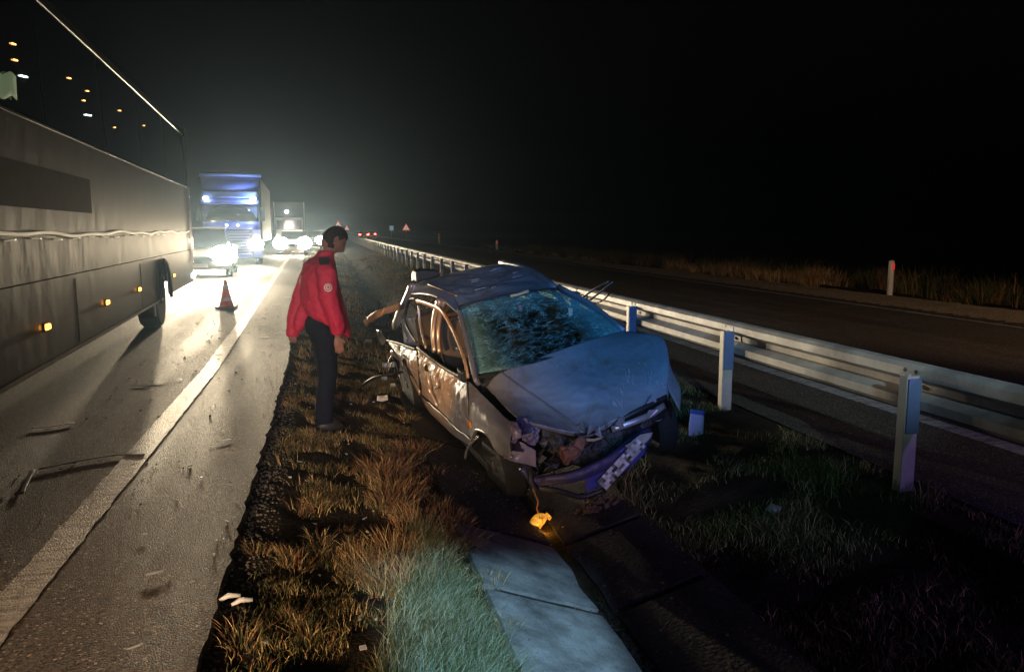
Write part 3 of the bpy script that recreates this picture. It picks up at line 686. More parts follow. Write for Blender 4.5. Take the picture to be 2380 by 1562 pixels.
# ---------------------------------------------------------------- CONE
def cone():
    t=thing('traffic_cone','orange red traffic cone with white bands standing on the road edge line','traffic cone',(-2.03,16.4,.017))
    Mr=mat('cone_red',(.95,.085,.03),.45); Mw=mat('cone_band',(.85,.82,.78),.35)
    s=MB(); s.box((0,0,.015),(.40,.40,.03)); s.build('base',mat('cone_base',(.25,.03,.015),.6),t,bevel=.01)
    f=lambda z:.135-.108*z/.54
    MB().lathe([(.15,.03),(f(.04),.05),(f(.17),.17),(f(.25),.25),(f(.37),.37),(f(.45),.45),(f(.53),.54),(.02,.55),(.015,.55)],n=28).build('body',Mr,t,True)
    for a,b in ((.13,.19),(.37,.46)): MB().lathe([(f(a)+.003,a),(f(b)+.003,b)],n=28).build('reflective_band',Mw,t,True)
cone()
# ---------------------------------------------------------------- SIGNS, DELINEATORS
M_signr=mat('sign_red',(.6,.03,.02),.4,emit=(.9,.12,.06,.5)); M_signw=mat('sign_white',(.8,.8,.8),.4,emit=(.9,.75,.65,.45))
def tri_sign(label,loc,s,post=True):
    t=thing('warning_sign',label,'road sign',loc,group=None)
    def tri(r,y,nm,m,c=.0):
        v=[];
        for yy in (y,y+.02):
            for a in (90,210,330): v.append((r*math.cos(R(a)),yy,c+r*math.sin(R(a))))
        return pyd(nm,v,[(0,1,2),(3,5,4),(0,3,4,1),(1,4,5,2),(2,5,3,0)],t,m)
    zc=2.2
    tri(s,0,'red_border',M_signr,zc); tri(s*.68,-.012,'white_face',M_signw,zc)
    MB().box((0,-.02,zc-.02),(s*.12,.01,s*.45)).build('symbol',M_black,t)
    MB().box((0,.06,zc/2),(.08,.06,zc)).build('post',M_galvd,t)
tri_sign('triangular warning sign with red border standing right of the far road',(13.4,138,-.3),.85)
tri_sign('triangular warning sign just above the head of the person, taller of two',(1.9,150,.3),.85)
tri_sign('small triangular warning sign just right of the head of the person',(4.4,190,-.3),.8)
def delin(label,loc,h=.95,e=0.,w=.12):
    t=thing('delineator_post',label,'delineator',loc,group='reflector posts along the far shoulder')
    MB().lathe([(w*.5,0),(w*.5,h*.62),(w*.46,h),(w*.30,h+.03),(.002,h+.035)],n=12).build('post',mat('post_white',(.78,.74,.68),.5),t,True)
    MB().box((0,-w*.5,h*.86),(w*.55,.02,h*.17)).build('reflector',mat('reflector_red',(.7,.04,.03),.3,emit=(1,.08,.05,.35+e)),t,bevel=.004)
delin('white post with red reflector standing nearest on the far gravel shoulder',(14.4,17.6,-.2),.93,w=.15)
delin('small distant post with glowing red reflector on the far shoulder',(14.2,66,-.35),1.0,.1,.2)
delin('faint distant post second from the far warning sign',(13.9,100,-.3),1.4,-.2,.25)
t=thing('pale_marker_sign','small pale square sign far away between tail lights and warning sign','sign',(11.8,150,-.1)); MB().box((0,0,2.0),(.75,.05,.9)).build('panel',mat('pale_panel',(.6,.75,.8),.5,emit=(.5,.7,.8,.25)),t); MB().box((0,.04,.9),(.08,.05,1.8)).build('post',M_galvd,t)

CG = {
'hood': [[(-0.2,-0.599,0.895),(-0.15,-0.475,1.003),(-0.07,-0.098,1.077),(-0.08,0.249,1.105),(-0.2,0.661,1.071)],[(-0.03,-0.593,0.875),(0.03,-0.39,0.909),(0.1,-0.03,0.969),(0.08,0.299,0.999),(0.0,0.755,1.073)],[(0.13,-0.591,0.857),(0.2,-0.292,0.814),(0.27,0.019,0.868),(0.25,0.334,0.897),(0.15,0.84,1.046)],[(0.3,-0.59,0.845),(0.38,-0.203,0.718),(0.42,0.072,0.754),(0.42,0.352,0.794),(0.35,0.759,0.923)],[(0.42,-0.569,0.819),(0.55,-0.127,0.627),(0.56,0.128,0.661),(0.55,0.378,0.694),(0.5,0.636,0.722)]],
'windshield': [[(-0.97,-0.495,1.385),(-0.92,-0.06,1.405),(-0.97,0.433,1.353)],[(-0.6,-0.575,1.197),(-0.62,0.008,1.21),(-0.6,0.575,1.224)],[(-0.22,-0.66,1.017),(-0.02,-0.169,1.057),(-0.2,0.683,1.068)]],
'roof': [[(-2.6,-0.521,1.335),(-2.65,-0.201,1.345),(-2.65,0.16,1.354),(-2.55,0.478,1.373)],[(-2.0,-0.462,1.41),(-2.1,-0.179,1.384),(-2.1,0.148,1.394),(-2.0,0.489,1.404)],[(-1.45,-0.451,1.441),(-1.5,-0.211,1.414),(-1.5,0.107,1.413),(-1.5,0.449,1.416)],[(-1.0,-0.49,1.374),(-0.97,-0.3,1.394),(-0.95,-0.009,1.402),(-0.98,0.432,1.359)]],
'front_door': [[(-1.894,-0.74,0.833),(-1.293,-0.74,0.864),(-0.744,-0.74,0.905),(-0.231,-0.74,0.981)],[(-1.723,-0.8,0.666),(-1.114,-0.8,0.731),(-0.525,-0.81,0.81),(-0.05,-0.81,0.855)],[(-2.044,-0.76,0.298),(-1.292,-0.77,0.385),(-0.755,-0.78,0.425),(-0.27,-0.78,0.476)]],
'rear_door': [[(-3.603,-0.74,0.501),(-2.918,-0.74,0.633),(-2.337,-0.74,0.73),(-1.944,-0.74,0.799)],[(-2.913,-0.78,0.507),(-2.494,-0.79,0.572),(-2.084,-0.8,0.625),(-1.768,-0.8,0.639)],[(-2.705,-0.76,0.374),(-2.484,-0.76,0.334),(-2.266,-0.76,0.306),(-2.077,-0.76,0.291)]],
'sill': [[(-2.194,-0.74,0.23),(-1.399,-0.75,0.322),(-0.853,-0.76,0.365),(-0.337,-0.76,0.427)],[(-2.178,-0.72,0.114),(-1.618,-0.72,0.131),(-1.082,-0.72,0.183),(-0.511,-0.72,0.28)]],
'fender': [[(-0.222,-0.73,0.975),(0.002,-0.72,0.954),(0.254,-0.7,0.913),(0.444,-0.68,0.875),(0.563,-0.66,0.858)],[(-0.081,-0.8,0.819),(0.156,-0.81,0.856),(0.426,-0.8,0.87),(0.614,-0.79,0.84),(0.724,-0.76,0.811)],[(-0.195,-0.79,0.495),(0.147,-0.83,0.712),(0.441,-0.83,0.778),(0.582,-0.82,0.701),(0.816,-0.8,0.746)]],
'cantrail': [[(-2.6,-0.521,1.335),(-2.0,-0.462,1.41),(-1.45,-0.451,1.441),(-1.0,-0.49,1.374)],[(-2.36,-0.62,1.282),(-1.712,-0.6,1.391),(-1.205,-0.59,1.432),(-0.791,-0.58,1.399)]],
'a_pillar': [[(-0.814,-0.57,1.417),(-0.576,-0.62,1.288),(-0.326,-0.67,1.15),(-0.092,-0.71,1.008)],[(-0.815,-0.54,1.404),(-0.56,-0.59,1.284),(-0.314,-0.64,1.146),(-0.105,-0.68,0.957)]],
'door_frame': [[(-2.118,-0.62,1.262),(-1.584,-0.62,1.322),(-1.155,-0.63,1.356),(-0.854,-0.65,1.317),(-0.497,-0.69,1.229),(-0.27,-0.72,1.132),(-0.18,-0.74,1.013)]],
'b_pillar': [[(-1.264,-0.6,1.423),(-1.439,-0.63,1.227),(-1.455,-0.67,1.047),(-1.379,-0.7,0.919)]],
'rear_frame_a': [[(-2.068,-0.62,1.214),(-1.97,-0.66,1.038),(-1.624,-0.72,0.902)]],
'rear_frame_b': [[(-2.07,-0.62,1.292),(-2.442,-0.63,1.196),(-2.59,-0.68,0.968),(-2.28,-0.71,0.893),(-1.907,-0.73,0.87)]],
'c_pillar_edge': [[(-2.333,-0.6,1.391),(-2.59,-0.66,1.16),(-2.742,-0.7,1.032),(-3.015,-0.74,0.811)]],
'quarter_strip': [[(-2.886,-0.66,1.026),(-2.783,-0.68,0.88),(-2.574,-0.7,0.754)]],
'bent_frame': [[(-2.278,-1.15,1.099),(-2.282,-1.1,1.137),(-2.026,-1.0,1.245),(-2.116,-0.8,1.245)]],
'bent_frame_lower': [[(-2.319,-1.12,1.068),(-2.383,-1.0,0.997),(-2.48,-0.85,0.91)]],
'torn_panel': [[(-2.624,-1.0,0.928),(-2.374,-1.0,0.97),(-2.483,-0.95,0.843)],[(-2.612,-1.0,0.824),(-2.584,-0.98,0.765),(-2.541,-0.95,0.776)]],
'torn_edge': [[(-2.819,-0.85,0.581),(-2.567,-0.82,0.561),(-2.478,-0.8,0.455),(-2.188,-0.79,0.413),(-1.963,-0.79,0.346)]],
'cable': [[(-2.421,-0.85,0.461),(-2.263,-1.0,0.522),(-2.526,-1.15,0.439),(-3.18,-1.2,0.162),(-3.508,-1.2,-0.024),(-3.643,-1.15,-0.195)]],
'wires': [[(-2.809,-0.85,0.552),(-2.925,-0.9,0.437),(-3.102,-0.9,0.273),(-2.805,-0.85,0.473),(-2.926,-0.8,0.298),(-2.809,-0.8,0.102)]],
'bumper_bar': [[(0.55,-0.647,0.505),(0.6,-0.581,0.403),(0.68,-0.473,0.413),(0.74,-0.318,0.416),(0.75,-0.051,0.45),(0.7,0.172,0.492),(0.62,0.372,0.497)]],
'lower_bar': [[(0.6,-0.608,0.359),(0.68,-0.446,0.312),(0.7,-0.262,0.21),(0.72,-0.082,0.223)]],
'rad_support': [[(0.35,-0.39,0.723),(0.45,-0.234,0.652),(0.5,-0.075,0.583),(0.5,0.214,0.647),(0.48,0.45,0.67),(0.42,0.67,0.677)],[(0.38,-0.428,0.536),(0.5,-0.285,0.435),(0.55,-0.128,0.355),(0.55,0.162,0.426),(0.5,0.419,0.482),(0.4,0.64,0.471)]],
'upper_bar': [[(0.55,0.104,0.591),(0.58,0.275,0.616),(0.56,0.443,0.625),(0.5,0.594,0.637)]],
'upper_bar2': [[(0.55,0.153,0.64),(0.56,0.36,0.689),(0.5,0.623,0.704)]],
'plate': [[(0.8,-0.177,0.351),(0.78,0.194,0.579)],[(0.8,-0.111,0.264),(0.78,0.253,0.498)]],
'plate_holder': [[(0.76,-0.25,0.388),(0.74,0.11,0.525),(0.72,0.318,0.55)],[(0.76,-0.254,0.266),(0.75,0.062,0.327),(0.73,0.266,0.413)]],
'bracket': [[(0.77,0.095,0.542),(0.76,0.211,0.58),(0.74,0.34,0.571)],[(0.77,0.133,0.5),(0.76,0.246,0.503),(0.74,0.327,0.544)]],
'lamp_dome': [[(0.44,-0.7,0.803),(0.547,-0.69,0.878),(0.628,-0.66,0.898)],[(0.508,-0.72,0.773),(0.673,-0.72,0.873),(0.687,-0.66,0.861)],[(0.607,-0.73,0.763),(0.696,-0.72,0.804),(0.75,-0.68,0.832)]],
'lamp_mess': [[(0.45,-0.599,0.838),(0.47,-0.538,0.83),(0.45,-0.465,0.78)],[(0.5,-0.588,0.772),(0.55,-0.549,0.769),(0.45,-0.436,0.7)],[(0.5,-0.59,0.692),(0.5,-0.527,0.633),(0.45,-0.456,0.624)]],
'white_shard': [[(0.5,-0.69,0.706),(0.52,-0.617,0.768),(0.53,-0.613,0.74),(0.52,-0.658,0.689)]],
'bumper_corner': [[(0.46,-0.66,0.687),(0.55,-0.619,0.699),(0.58,-0.532,0.624)],[(0.46,-0.678,0.6),(0.55,-0.622,0.609),(0.58,-0.536,0.555)],[(0.586,-0.78,0.636),(0.52,-0.651,0.534),(0.56,-0.538,0.485)]],
'lump': [[(0.62,-0.361,0.476),(0.6,-0.342,0.596),(0.6,-0.219,0.59),(0.58,-0.133,0.609),(0.62,-0.272,0.49)]],
'stick': [[(0.62,-0.143,0.606),(0.64,-0.081,0.595),(0.64,-0.012,0.601)]],
'amber_lamp': [[(0.75,-0.646,0.143),(0.75,-0.635,0.222),(0.74,-0.64,0.26),(0.73,-0.621,0.3),(0.68,-0.621,0.358),(0.62,-0.617,0.423)]],
'rim_arc': [[(-0.233,-0.86,0.325),(-0.065,-0.86,0.492),(0.293,-0.86,0.719)]],
'mirror_trim': [[(-1.394,0.85,1.085),(-1.129,0.9,1.231),(-0.94,0.95,1.321)],[(-1.252,0.85,1.079),(-1.02,0.9,1.218),(-0.853,0.95,1.33)],[(-1.109,0.85,1.09),(-0.993,0.9,1.138),(-0.843,0.9,1.234)]],
'paper': [[(0.3,0.792,0.472),(0.3,0.926,0.401)],[(0.3,0.724,0.316),(0.3,0.862,0.231)]],
'tailgate': [[(-2.9,-0.431,1.284),(-2.9,-0.417,1.405),(-2.9,-0.338,1.412),(-2.9,-0.157,1.367),(-2.9,-0.136,1.308)]],
'windshield_trim': [[(-0.9,-0.054,1.391),(-0.88,0.027,1.396),(-0.87,0.114,1.409)],[(-0.8,-0.003,1.334),(-0.78,-0.009,1.279),(-0.75,-0.014,1.217)],[(-0.65,0.393,1.235),(-0.6,0.367,1.171),(-0.55,0.377,1.11)]],
'orange_drip': [[(-2.05,-0.478,1.405),(-1.6,-0.463,1.424),(-1.2,-0.438,1.428)]],
'handle': [[(-1.28,-0.83,0.817)]],
}
# ================================================================== PERSON
def remesh(o,v,sm=4):
    r=o.modifiers.new('r','REMESH'); r.mode='VOXEL'; r.voxel_size=v; r.use_smooth_shade=True
    s=o.modifiers.new('s','SMOOTH'); s.iterations=sm; s.factor=.5
def ringe(c,rx,ry,n=20,slope=0,zfun=None):
    out=[]
    for j in range(n):
        a=2*math.pi*j/n; x=c[0]+rx*math.cos(a); y=c[1]+ry*math.sin(a); out.append(Vector((x,y,c[2]-slope*(x-c[0]))))
    return out
def person():
    px,py=-.075,6.78
    t=thing('person','person in red jacket and dark trousers standing on the verge looking down at the wreck','person',(px,py,float(gz(np.array(px),np.array(py)))-.01),R(14))
    skin=mat('skin',(.22,.12,.095),.55); red=mat('red_jacket',(.54,.014,.070),.7,noise=(5,.8,(.44,.011,.056)),bump=(16,.8,.03)); dk=mat('dark_trousers',(.010,.012,.024),.9,bump=(14,.6,.02),spec=.15)
    hairm=mat('dark_hair',(.012,.010,.010),.85,bump=(90,.8,.01))
    # body: torso core, neck, head, arms and hands as one surface
    b=MB()
    b.loft([ringe((.0,0,.9),.10,.15),ringe((.0,0,1.1),.10,.15),ringe((-.01,0,1.3),.10,.17),ringe((.0,0,1.40),.08,.12),ringe((.045,0,1.46),.055,.06),ringe((.085,0,1.55),.052,.055),ringe((.10,0,1.60),.05,.05)])
    # head, pitched down
    Hc=Vector((.130,0,1.625)); Rm=Matrix.Rotation(R(43),3,'Y')@Matrix.Rotation(R(-6),3,'X')
    rings=[]
    for i in range(1,18):
        th=math.pi*i/18; z=.122*math.cos(th); rr=math.sin(th)
        ring=[]
        for j in range(24):
            a=2*math.pi*j/24; ca,sa=math.cos(a),math.sin(a)
            rx=.098 if ca>0 else .100; x=rx*rr*ca; y=.077*rr*sa
            if z<-.02: k=min(1,(-z-.02)/.09); y*=1-.28*k; x=x*(1-.10*k)+.012*k*(1 if ca>0 else -1.2)
            fa=max(0,ca)**8
            if abs(z+.02)<.035: x+=.036*fa*(1-abs(z+.02)/.035)**.7       # nose
            if abs(z-.030)<.012: x+=.006*max(0,ca)**3                       # brow
            if abs(z-.006)<.016: x-=.006*max(0,ca)**2*(abs(sa)>.2)        # eye sockets
            if abs(z+.062)<.008: x+=.006*fa
            if abs(z+.100)<.02: x+=.008*fa
            ring.append(Hc+Rm@Vector((x,y,z)))
        rings.append(ring)
    b.loft(rings)
    for s in (-1,1): # ears
        c=Hc+Rm@Vector((-.008,s*.076,-.005)); b.loft([[c+Rm@Vector((.016*math.cos(2*math.pi*j/8),s*q,.030*math.sin(2*math.pi*j/8))) for j in range(8)] for q in (-.008,.012)])
    def hand(w,d,side,curl=.5):
        d=Vector(d).normalized(); out=Vector((0,side,0)); f=Vector((1,0,0))-d*d.x; f.normalize()
        p=[]
        for u,rw,rt in ((0,.024,.018),(.03,.036,.017),(.06,.042,.016),(.085,.040,.014)):
            c=Vector(w)+d*u; p.append([c+f*rw*math.cos(2*math.pi*j/10)+out*rt*math.sin(2*math.pi*j/10) for j in range(10)])
        b.loft(p)
        for k,(off,L) in enumerate(((.030,.070),(.011,.078),(-.009,.073),(-.028,.058))):
            a=Vector(w)+d*.082+f*off; m1=a+d*L*.45-out*.004; m2=a+d*L*.78-out*(.012+.01*curl); e=a+d*L*.98-out*(.026+.02*curl)
            b.tube([a-d*.02,m1,m2,e],[.0092,.0088,.0082,.0065],8)
        a=Vector(w)+d*.025+f*.030; b.tube([a-f*.01,a+f*.018+d*.022,a+f*.026+d*.048-out*.01],[.012,.011,.008],8)
    wr=(.062,-.262,.875); hand((.065,-.262,.835),(.10,-.0,-1),-1)
    b.tube([(.0,-.17,1.38),(.00,-.27,1.13),wr,(.066,-.262,.83)],[.048,.042,.030,.025],12)
    wl=(-.20,.19,.92); hand((-.205,.185,.90),(-.1,0,-1),1)
    b.tube([(.0,.17,1.38),(-.10,.26,1.12),wl,(-.206,.185,.895)],[.048,.042,.030,.025],12)
    # legs core
    b.tube([(0,-.085,.92),(.012,-.097,.5),(-.03,-.095,.08)],[.05,.035,.03],10); b.tube([(0,.085,.92),(.048,.11,.5),(.02,.115,.08)],[.05,.035,.03],10)
    o=b.build('body',skin,t,True); remesh(o,.006,2)
    # hair cap with short fade
    hr=[]
    for i in range(0,17):
        th=math.pi*(.4+i)/18; z=.126*math.cos(th); rr=math.sin(th); ring=[]
        for j in range(36):
            a=2*math.pi*j/36; ca,sa=math.cos(a),math.sin(a)
            line=.062 if ca>.55 else (.062-.085*(.55-ca)/.55 if ca>0 else -.023-.055*min(1,-ca*1.6))
            k=max(0,min(1,(z-line)/.022+.5)); f=.90+.155*k+.018*mnoise.noise(Vector((ca*6,sa*6,z*55)))*k
            ring.append(Hc+Rm@Vector((.100*f*rr*ca,.079*f*rr*sa,z*(.90+.14*k) if z>0 else z*.9)))
        hr.append(ring)
    hb=MB().loft(hr); o=hb.build('hair',hairm,t,True); remesh(o,.005,1)
    # jacket
    j=MB()
    j.loft([ringe((.055,0,1.535),.072,.078),ringe((.045,0,1.49),.078,.085),ringe((.02,0,1.465),.095,.15),ringe((0,0,1.43),.125,.205),ringe((-.012,0,1.33),.152,.235),ringe((-.005,0,1.18),.165,.232),ringe((.015,0,1.06),.182,.225,slope=.1),ringe((.04,0,.97),.190,.225,slope=.35),ringe((.045,0,.92),.195,.225,slope=.55),ringe((.05,0,.885),.188,.220,slope=.62)])
    j.tube([(.0,-.16,1.425),(-.005,-.225,1.36),(.0,-.275,1.14),(.055,-.272,.95),(.066,-.263,.845)],[.070,.086,.078,.064,.050],16)
    j.tube([(.0,.16,1.425),(-.03,.23,1.34),(-.12,.262,1.12),(-.19,.215,.95),(-.215,.185,.79)],[.070,.084,.074,.062,.054],16)
    j.tube([(-.13,.02,1.05),(-.175,.06,.93),(-.19,.08,.86)],[.06,.055,.045],12)
    o=j.build('jacket',red,t,True); remesh(o,.0125,4)
    dt=bpy.data.textures.new('folds','CLOUDS'); dt.noise_scale=.085; dm=o.modifiers.new('d','DISPLACE'); dm.texture=dt; dm.strength=.020; dm.texture_coords='LOCAL'
    # trousers
    q=MB(); q.loft([ringe((0,0,1.02),.115,.16),ringe((-.005,0,.93),.135,.175),ringe((-.005,0,.84),.130,.178),ringe((0,0,.80),.10,.15)])
    q.tube([(-.005,-.09,.88),(.005,-.10,.70),(.015,-.095,.48),(-.02,-.095,.26),(-.03,-.095,.07)],[.098,.095,.078,.074,.080],16)
    q.tube([(-.005,.09,.88),(.03,.10,.70),(.05,.11,.48),(.03,.115,.26),(.02,.115,.07)],[.098,.095,.078,.074,.080],16)
    o=q.build('trousers',dk,t,True); remesh(o,.0125,4); dm=o.modifiers.new('d','DISPLACE'); dm.texture=dt; dm.strength=.016; dm.texture_coords='LOCAL'
    for (x,y) in ((-.03,-.10),(.02,.12)):
        s=MB(); s.loft([[Vector((x+.03+rx*math.cos(a),y+ry*math.sin(a),z)) for a in np.linspace(0,2*math.pi,20,endpoint=False)] for z,rx,ry in ((0,.135,.048),(.02,.138,.050),(.05,.125,.046),(.075,.085,.042),(.11,.055,.045))])
        s.build('shoe',M_black,t,True)
    # black yoke patch and round sleeve emblem
    dkp=mat('black_patch',(.012,.012,.013),.8); wt=mat('emblem_white',(.62,.60,.60),.6)
    o=MB().box((0,0,0),(.085,.012,.085)).build('shoulder_patch',dkp,t,bevel=.006); o.location=(-.02,-.232,1.455); o.rotation_euler=(R(-48),0,R(-8))
    o=MB().lathe([(.001,-.004),(.030,-.004),(.034,0),(.034,.006)],axis='Y',n=20).build('sleeve_emblem',wt,t,True); o.location=(-.02,-.338,1.245); o.rotation_euler=(R(-8),0,R(-6))
    e=MB().lathe([(.018,-.006),(.024,-.006)],axis='Y',n=20).build('ring',red,o); e2=MB().lathe([(.001,-.0065),(.010,-.0065)],axis='Y',n=6).build('star',red,o)
person()
# ================================================================== WRECKED CAR
def paint_mat():
    m=bpy.data.materials.new('silver_paint'); m.use_nodes=True; n=m.node_tree.nodes;l=m.node_tree.links;b=n['Principled BSDF']
    tc=n.new('ShaderNodeTexCoord'); t=n.new('ShaderNodeTexNoise'); t.inputs['Scale'].default_value=2.6; t.inputs['Detail'].default_value=9; t.inputs['Roughness'].default_value=.7; t.inputs['Distortion'].default_value=.6; l.new(tc.outputs['Object'],t.inputs['Vector'])
    r=n.new('ShaderNodeValToRGB'); r.color_ramp.elements[0].position=.33; r.color_ramp.elements[0].color=(.21,.175,.15,1); r.color_ramp.elements[1].position=.5; r.color_ramp.elements[1].color=(.31,.32,.35,1)
    l.new(t.outputs[0],r.inputs[0])
    # long scratches
    mp=n.new('ShaderNodeMapping'); mp.inputs['Scale'].default_value=(2.2,60,26); mp.inputs['Rotation'].default_value=(.2,.15,.35); l.new(tc.outputs['Object'],mp.inputs['Vector'])
    s=n.new('ShaderNodeTexNoise'); s.inputs['Scale'].default_value=1; s.inputs['Detail'].default_value=5; l.new(mp.outputs[0],s.inputs['Vector'])
    sr=n.new('ShaderNodeValToRGB'); sr.color_ramp.elements[0].position=.64; sr.color_ramp.elements[0].color=(0,0,0,1); sr.color_ramp.elements[1].position=.70; sr.color_ramp.elements[1].color=(1,1,1,1); l.new(s.outputs[0],sr.inputs[0])
    t2=n.new('ShaderNodeTexNoise'); t2.inputs['Scale'].default_value=2; l.new(tc.outputs['Object'],t2.inputs['Vector']); mr=n.new('ShaderNodeMapRange'); mr.inputs[1].default_value=.5; mr.inputs[2].default_value=.62; l.new(t2.outputs[0],mr.inputs[0])
    mu=n.new('ShaderNodeMath'); mu.operation='MULTIPLY'; l.new(sr.outputs[0],mu.inputs[0]); l.new(mr.outputs[0],mu.inputs[1])
    mx=n.new('ShaderNodeMix'); mx.data_type='RGBA'; l.new(mu.outputs[0],mx.inputs[0]); l.new(r.outputs[0],mx.inputs[6]); mx.inputs[7].default_value=(.72,.70,.68,1)
    l.new(mx.outputs[2],b.inputs['Base Color']); b.inputs['Metallic'].default_value=.35
    ro=n.new('ShaderNodeMapRange'); ro.inputs[1].default_value=.3; ro.inputs[2].default_value=.65; ro.inputs[3].default_value=.7; ro.inputs[4].default_value=.38; l.new(t.outputs[0],ro.inputs[0]); l.new(ro.outputs[0],b.inputs['Roughness'])
    bp=n.new('ShaderNodeBump'); bp.inputs['Strength'].default_value=.25; bp.inputs['Distance'].default_value=.01; l.new(t.outputs[0],bp.inputs['Height']); l.new(bp.outputs[0],b.inputs['Normal'])
    return m
def cracked_glass():
    m=bpy.data.materials.new('cracked_glass'); m.use_nodes=True; n=m.node_tree.nodes;l=m.node_tree.links
    n.remove(n['Principled BSDF']); out=n['Material Output']
    tc=n.new('ShaderNodeTexCoord')
    nz=n.new('ShaderNodeTexNoise'); nz.inputs['Scale'].default_value=3; nz.inputs['Detail'].default_value=4; l.new(tc.outputs['Object'],nz.inputs['Vector'])
    ad=n.new('ShaderNodeVectorMath'); ad.operation='MULTIPLY_ADD'; ad.inputs[1].default_value=(.22,.22,.22); l.new(nz.outputs['Color'],ad.inputs[0]); l.new(tc.outputs['Object'],ad.inputs[2])
    masks=[]
    for sc_,st,w_ in ((7,(1.6,.35,1.6),.028),(14,(1.9,.45,1.9),.045),(34,(1.8,.7,1.8),.09)):
        mp=n.new('ShaderNodeMapping'); mp.inputs['Scale'].default_value=st; l.new(ad.outputs[0],mp.inputs['Vector'])
        v=n.new('ShaderNodeTexVoronoi'); v.feature='DISTANCE_TO_EDGE'; v.inputs['Scale'].default_value=sc_; l.new(mp.outputs[0],v.inputs['Vector'])
        mr=n.new('ShaderNodeMapRange'); mr.inputs[1].default_value=0; mr.inputs[2].default_value=w_; mr.inputs[3].default_value=1; mr.inputs[4].default_value=0; l.new(v.outputs['Distance'],mr.inputs[0])
        n2=n.new('ShaderNodeTexNoise'); n2.inputs['Scale'].default_value=5+sc_*.2; n2.inputs['Detail'].default_value=4; l.new(tc.outputs['Object'],n2.inputs['Vector'])
        m2=n.new('ShaderNodeMapRange'); m2.inputs[1].default_value=.46; m2.inputs[2].default_value=.64; l.new(n2.outputs[0],m2.inputs[0])
        mu=n.new('ShaderNodeMath'); mu.operation='MULTIPLY'; l.new(mr.outputs[0],mu.inputs[0]); l.new(m2.outputs[0],mu.inputs[1]); masks.append(mu)
    # crushed milky zones towards the side edges: |y| large
    sp=n.new('ShaderNodeSeparateXYZ'); l.new(tc.outputs['Object'],sp.inputs[0]); ab=n.new('ShaderNodeMath'); ab.operation='ABSOLUTE'; l.new(sp.outputs[1],ab.inputs[0])
    ed=n.new('ShaderNodeMapRange'); ed.inputs[1].default_value=.28; ed.inputs[2].default_value=.62; ed.inputs[3].default_value=.0; ed.inputs[4].default_value=.8; l.new(ab.outputs[0],ed.inputs[0])
    hi=n.new('ShaderNodeMapRange'); hi.inputs[1].default_value=1.25; hi.inputs[2].default_value=1.42; hi.inputs[3].default_value=0; hi.inputs[4].default_value=.45; l.new(sp.outputs[2],hi.inputs[0])
    mxx=n.new('ShaderNodeMath'); mxx.operation='MAXIMUM'; l.new(ed.outputs[0],mxx.inputs[0]); l.new(hi.outputs[0],mxx.inputs[1])
    em=n.new('ShaderNodeMath'); em.operation='MULTIPLY'; l.new(mxx.outputs[0],em.inputs[0]); l.new(nz.outputs[0],em.inputs[1])
    cur=em
    for k,mk in zip((.6,.95,.6),masks):
        a=n.new('ShaderNodeMath'); a.operation='MULTIPLY_ADD'; a.inputs[1].default_value=k; l.new(mk.outputs[0],a.inputs[0]); l.new(cur.outputs[0],a.inputs[2]); cur=a
    cl=n.new('ShaderNodeMath'); cl.operation='MINIMUM'; cl.inputs[1].default_value=.92; l.new(cur.outputs[0],cl.inputs[0])
    d=n.new('ShaderNodeBsdfPrincipled'); d.inputs['Base Color'].default_value=(.42,.85,.80,1); d.inputs['Roughness'].default_value=.35
    g=n.new('ShaderNodeBsdfGlossy'); g.inputs['Roughness'].default_value=.12; g.inputs['Color'].default_value=(.5,.7,.7,1)
    tr=n.new('ShaderNodeBsdfTransparent'); tr.inputs['Color'].default_value=(.45,.6,.58,1)
    m1=n.new('ShaderNodeMixShader'); m1.inputs[0].default_value=.09; l.new(tr.outputs[0],m1.inputs[1]); l.new(g.outputs[0],m1.inputs[2])
    m3=n.new('ShaderNodeMixShader'); l.new(cl.outputs[0],m3.inputs[0]); l.new(m1.outputs[0],m3.inputs[1]); l.new(d.outputs[0],m3.inputs[2]); l.new(m3.outputs[0],out.inputs['Surface'])
    bp=n.new('ShaderNodeBump'); bp.inputs['Strength'].default_value=.7; bp.inputs['Distance'].default_value=.01; l.new(cur.outputs[0],bp.inputs['Height']); l.new(bp.outputs[0],d.inputs['Normal']); l.new(bp.outputs[0],g.inputs['Normal'])
    return m
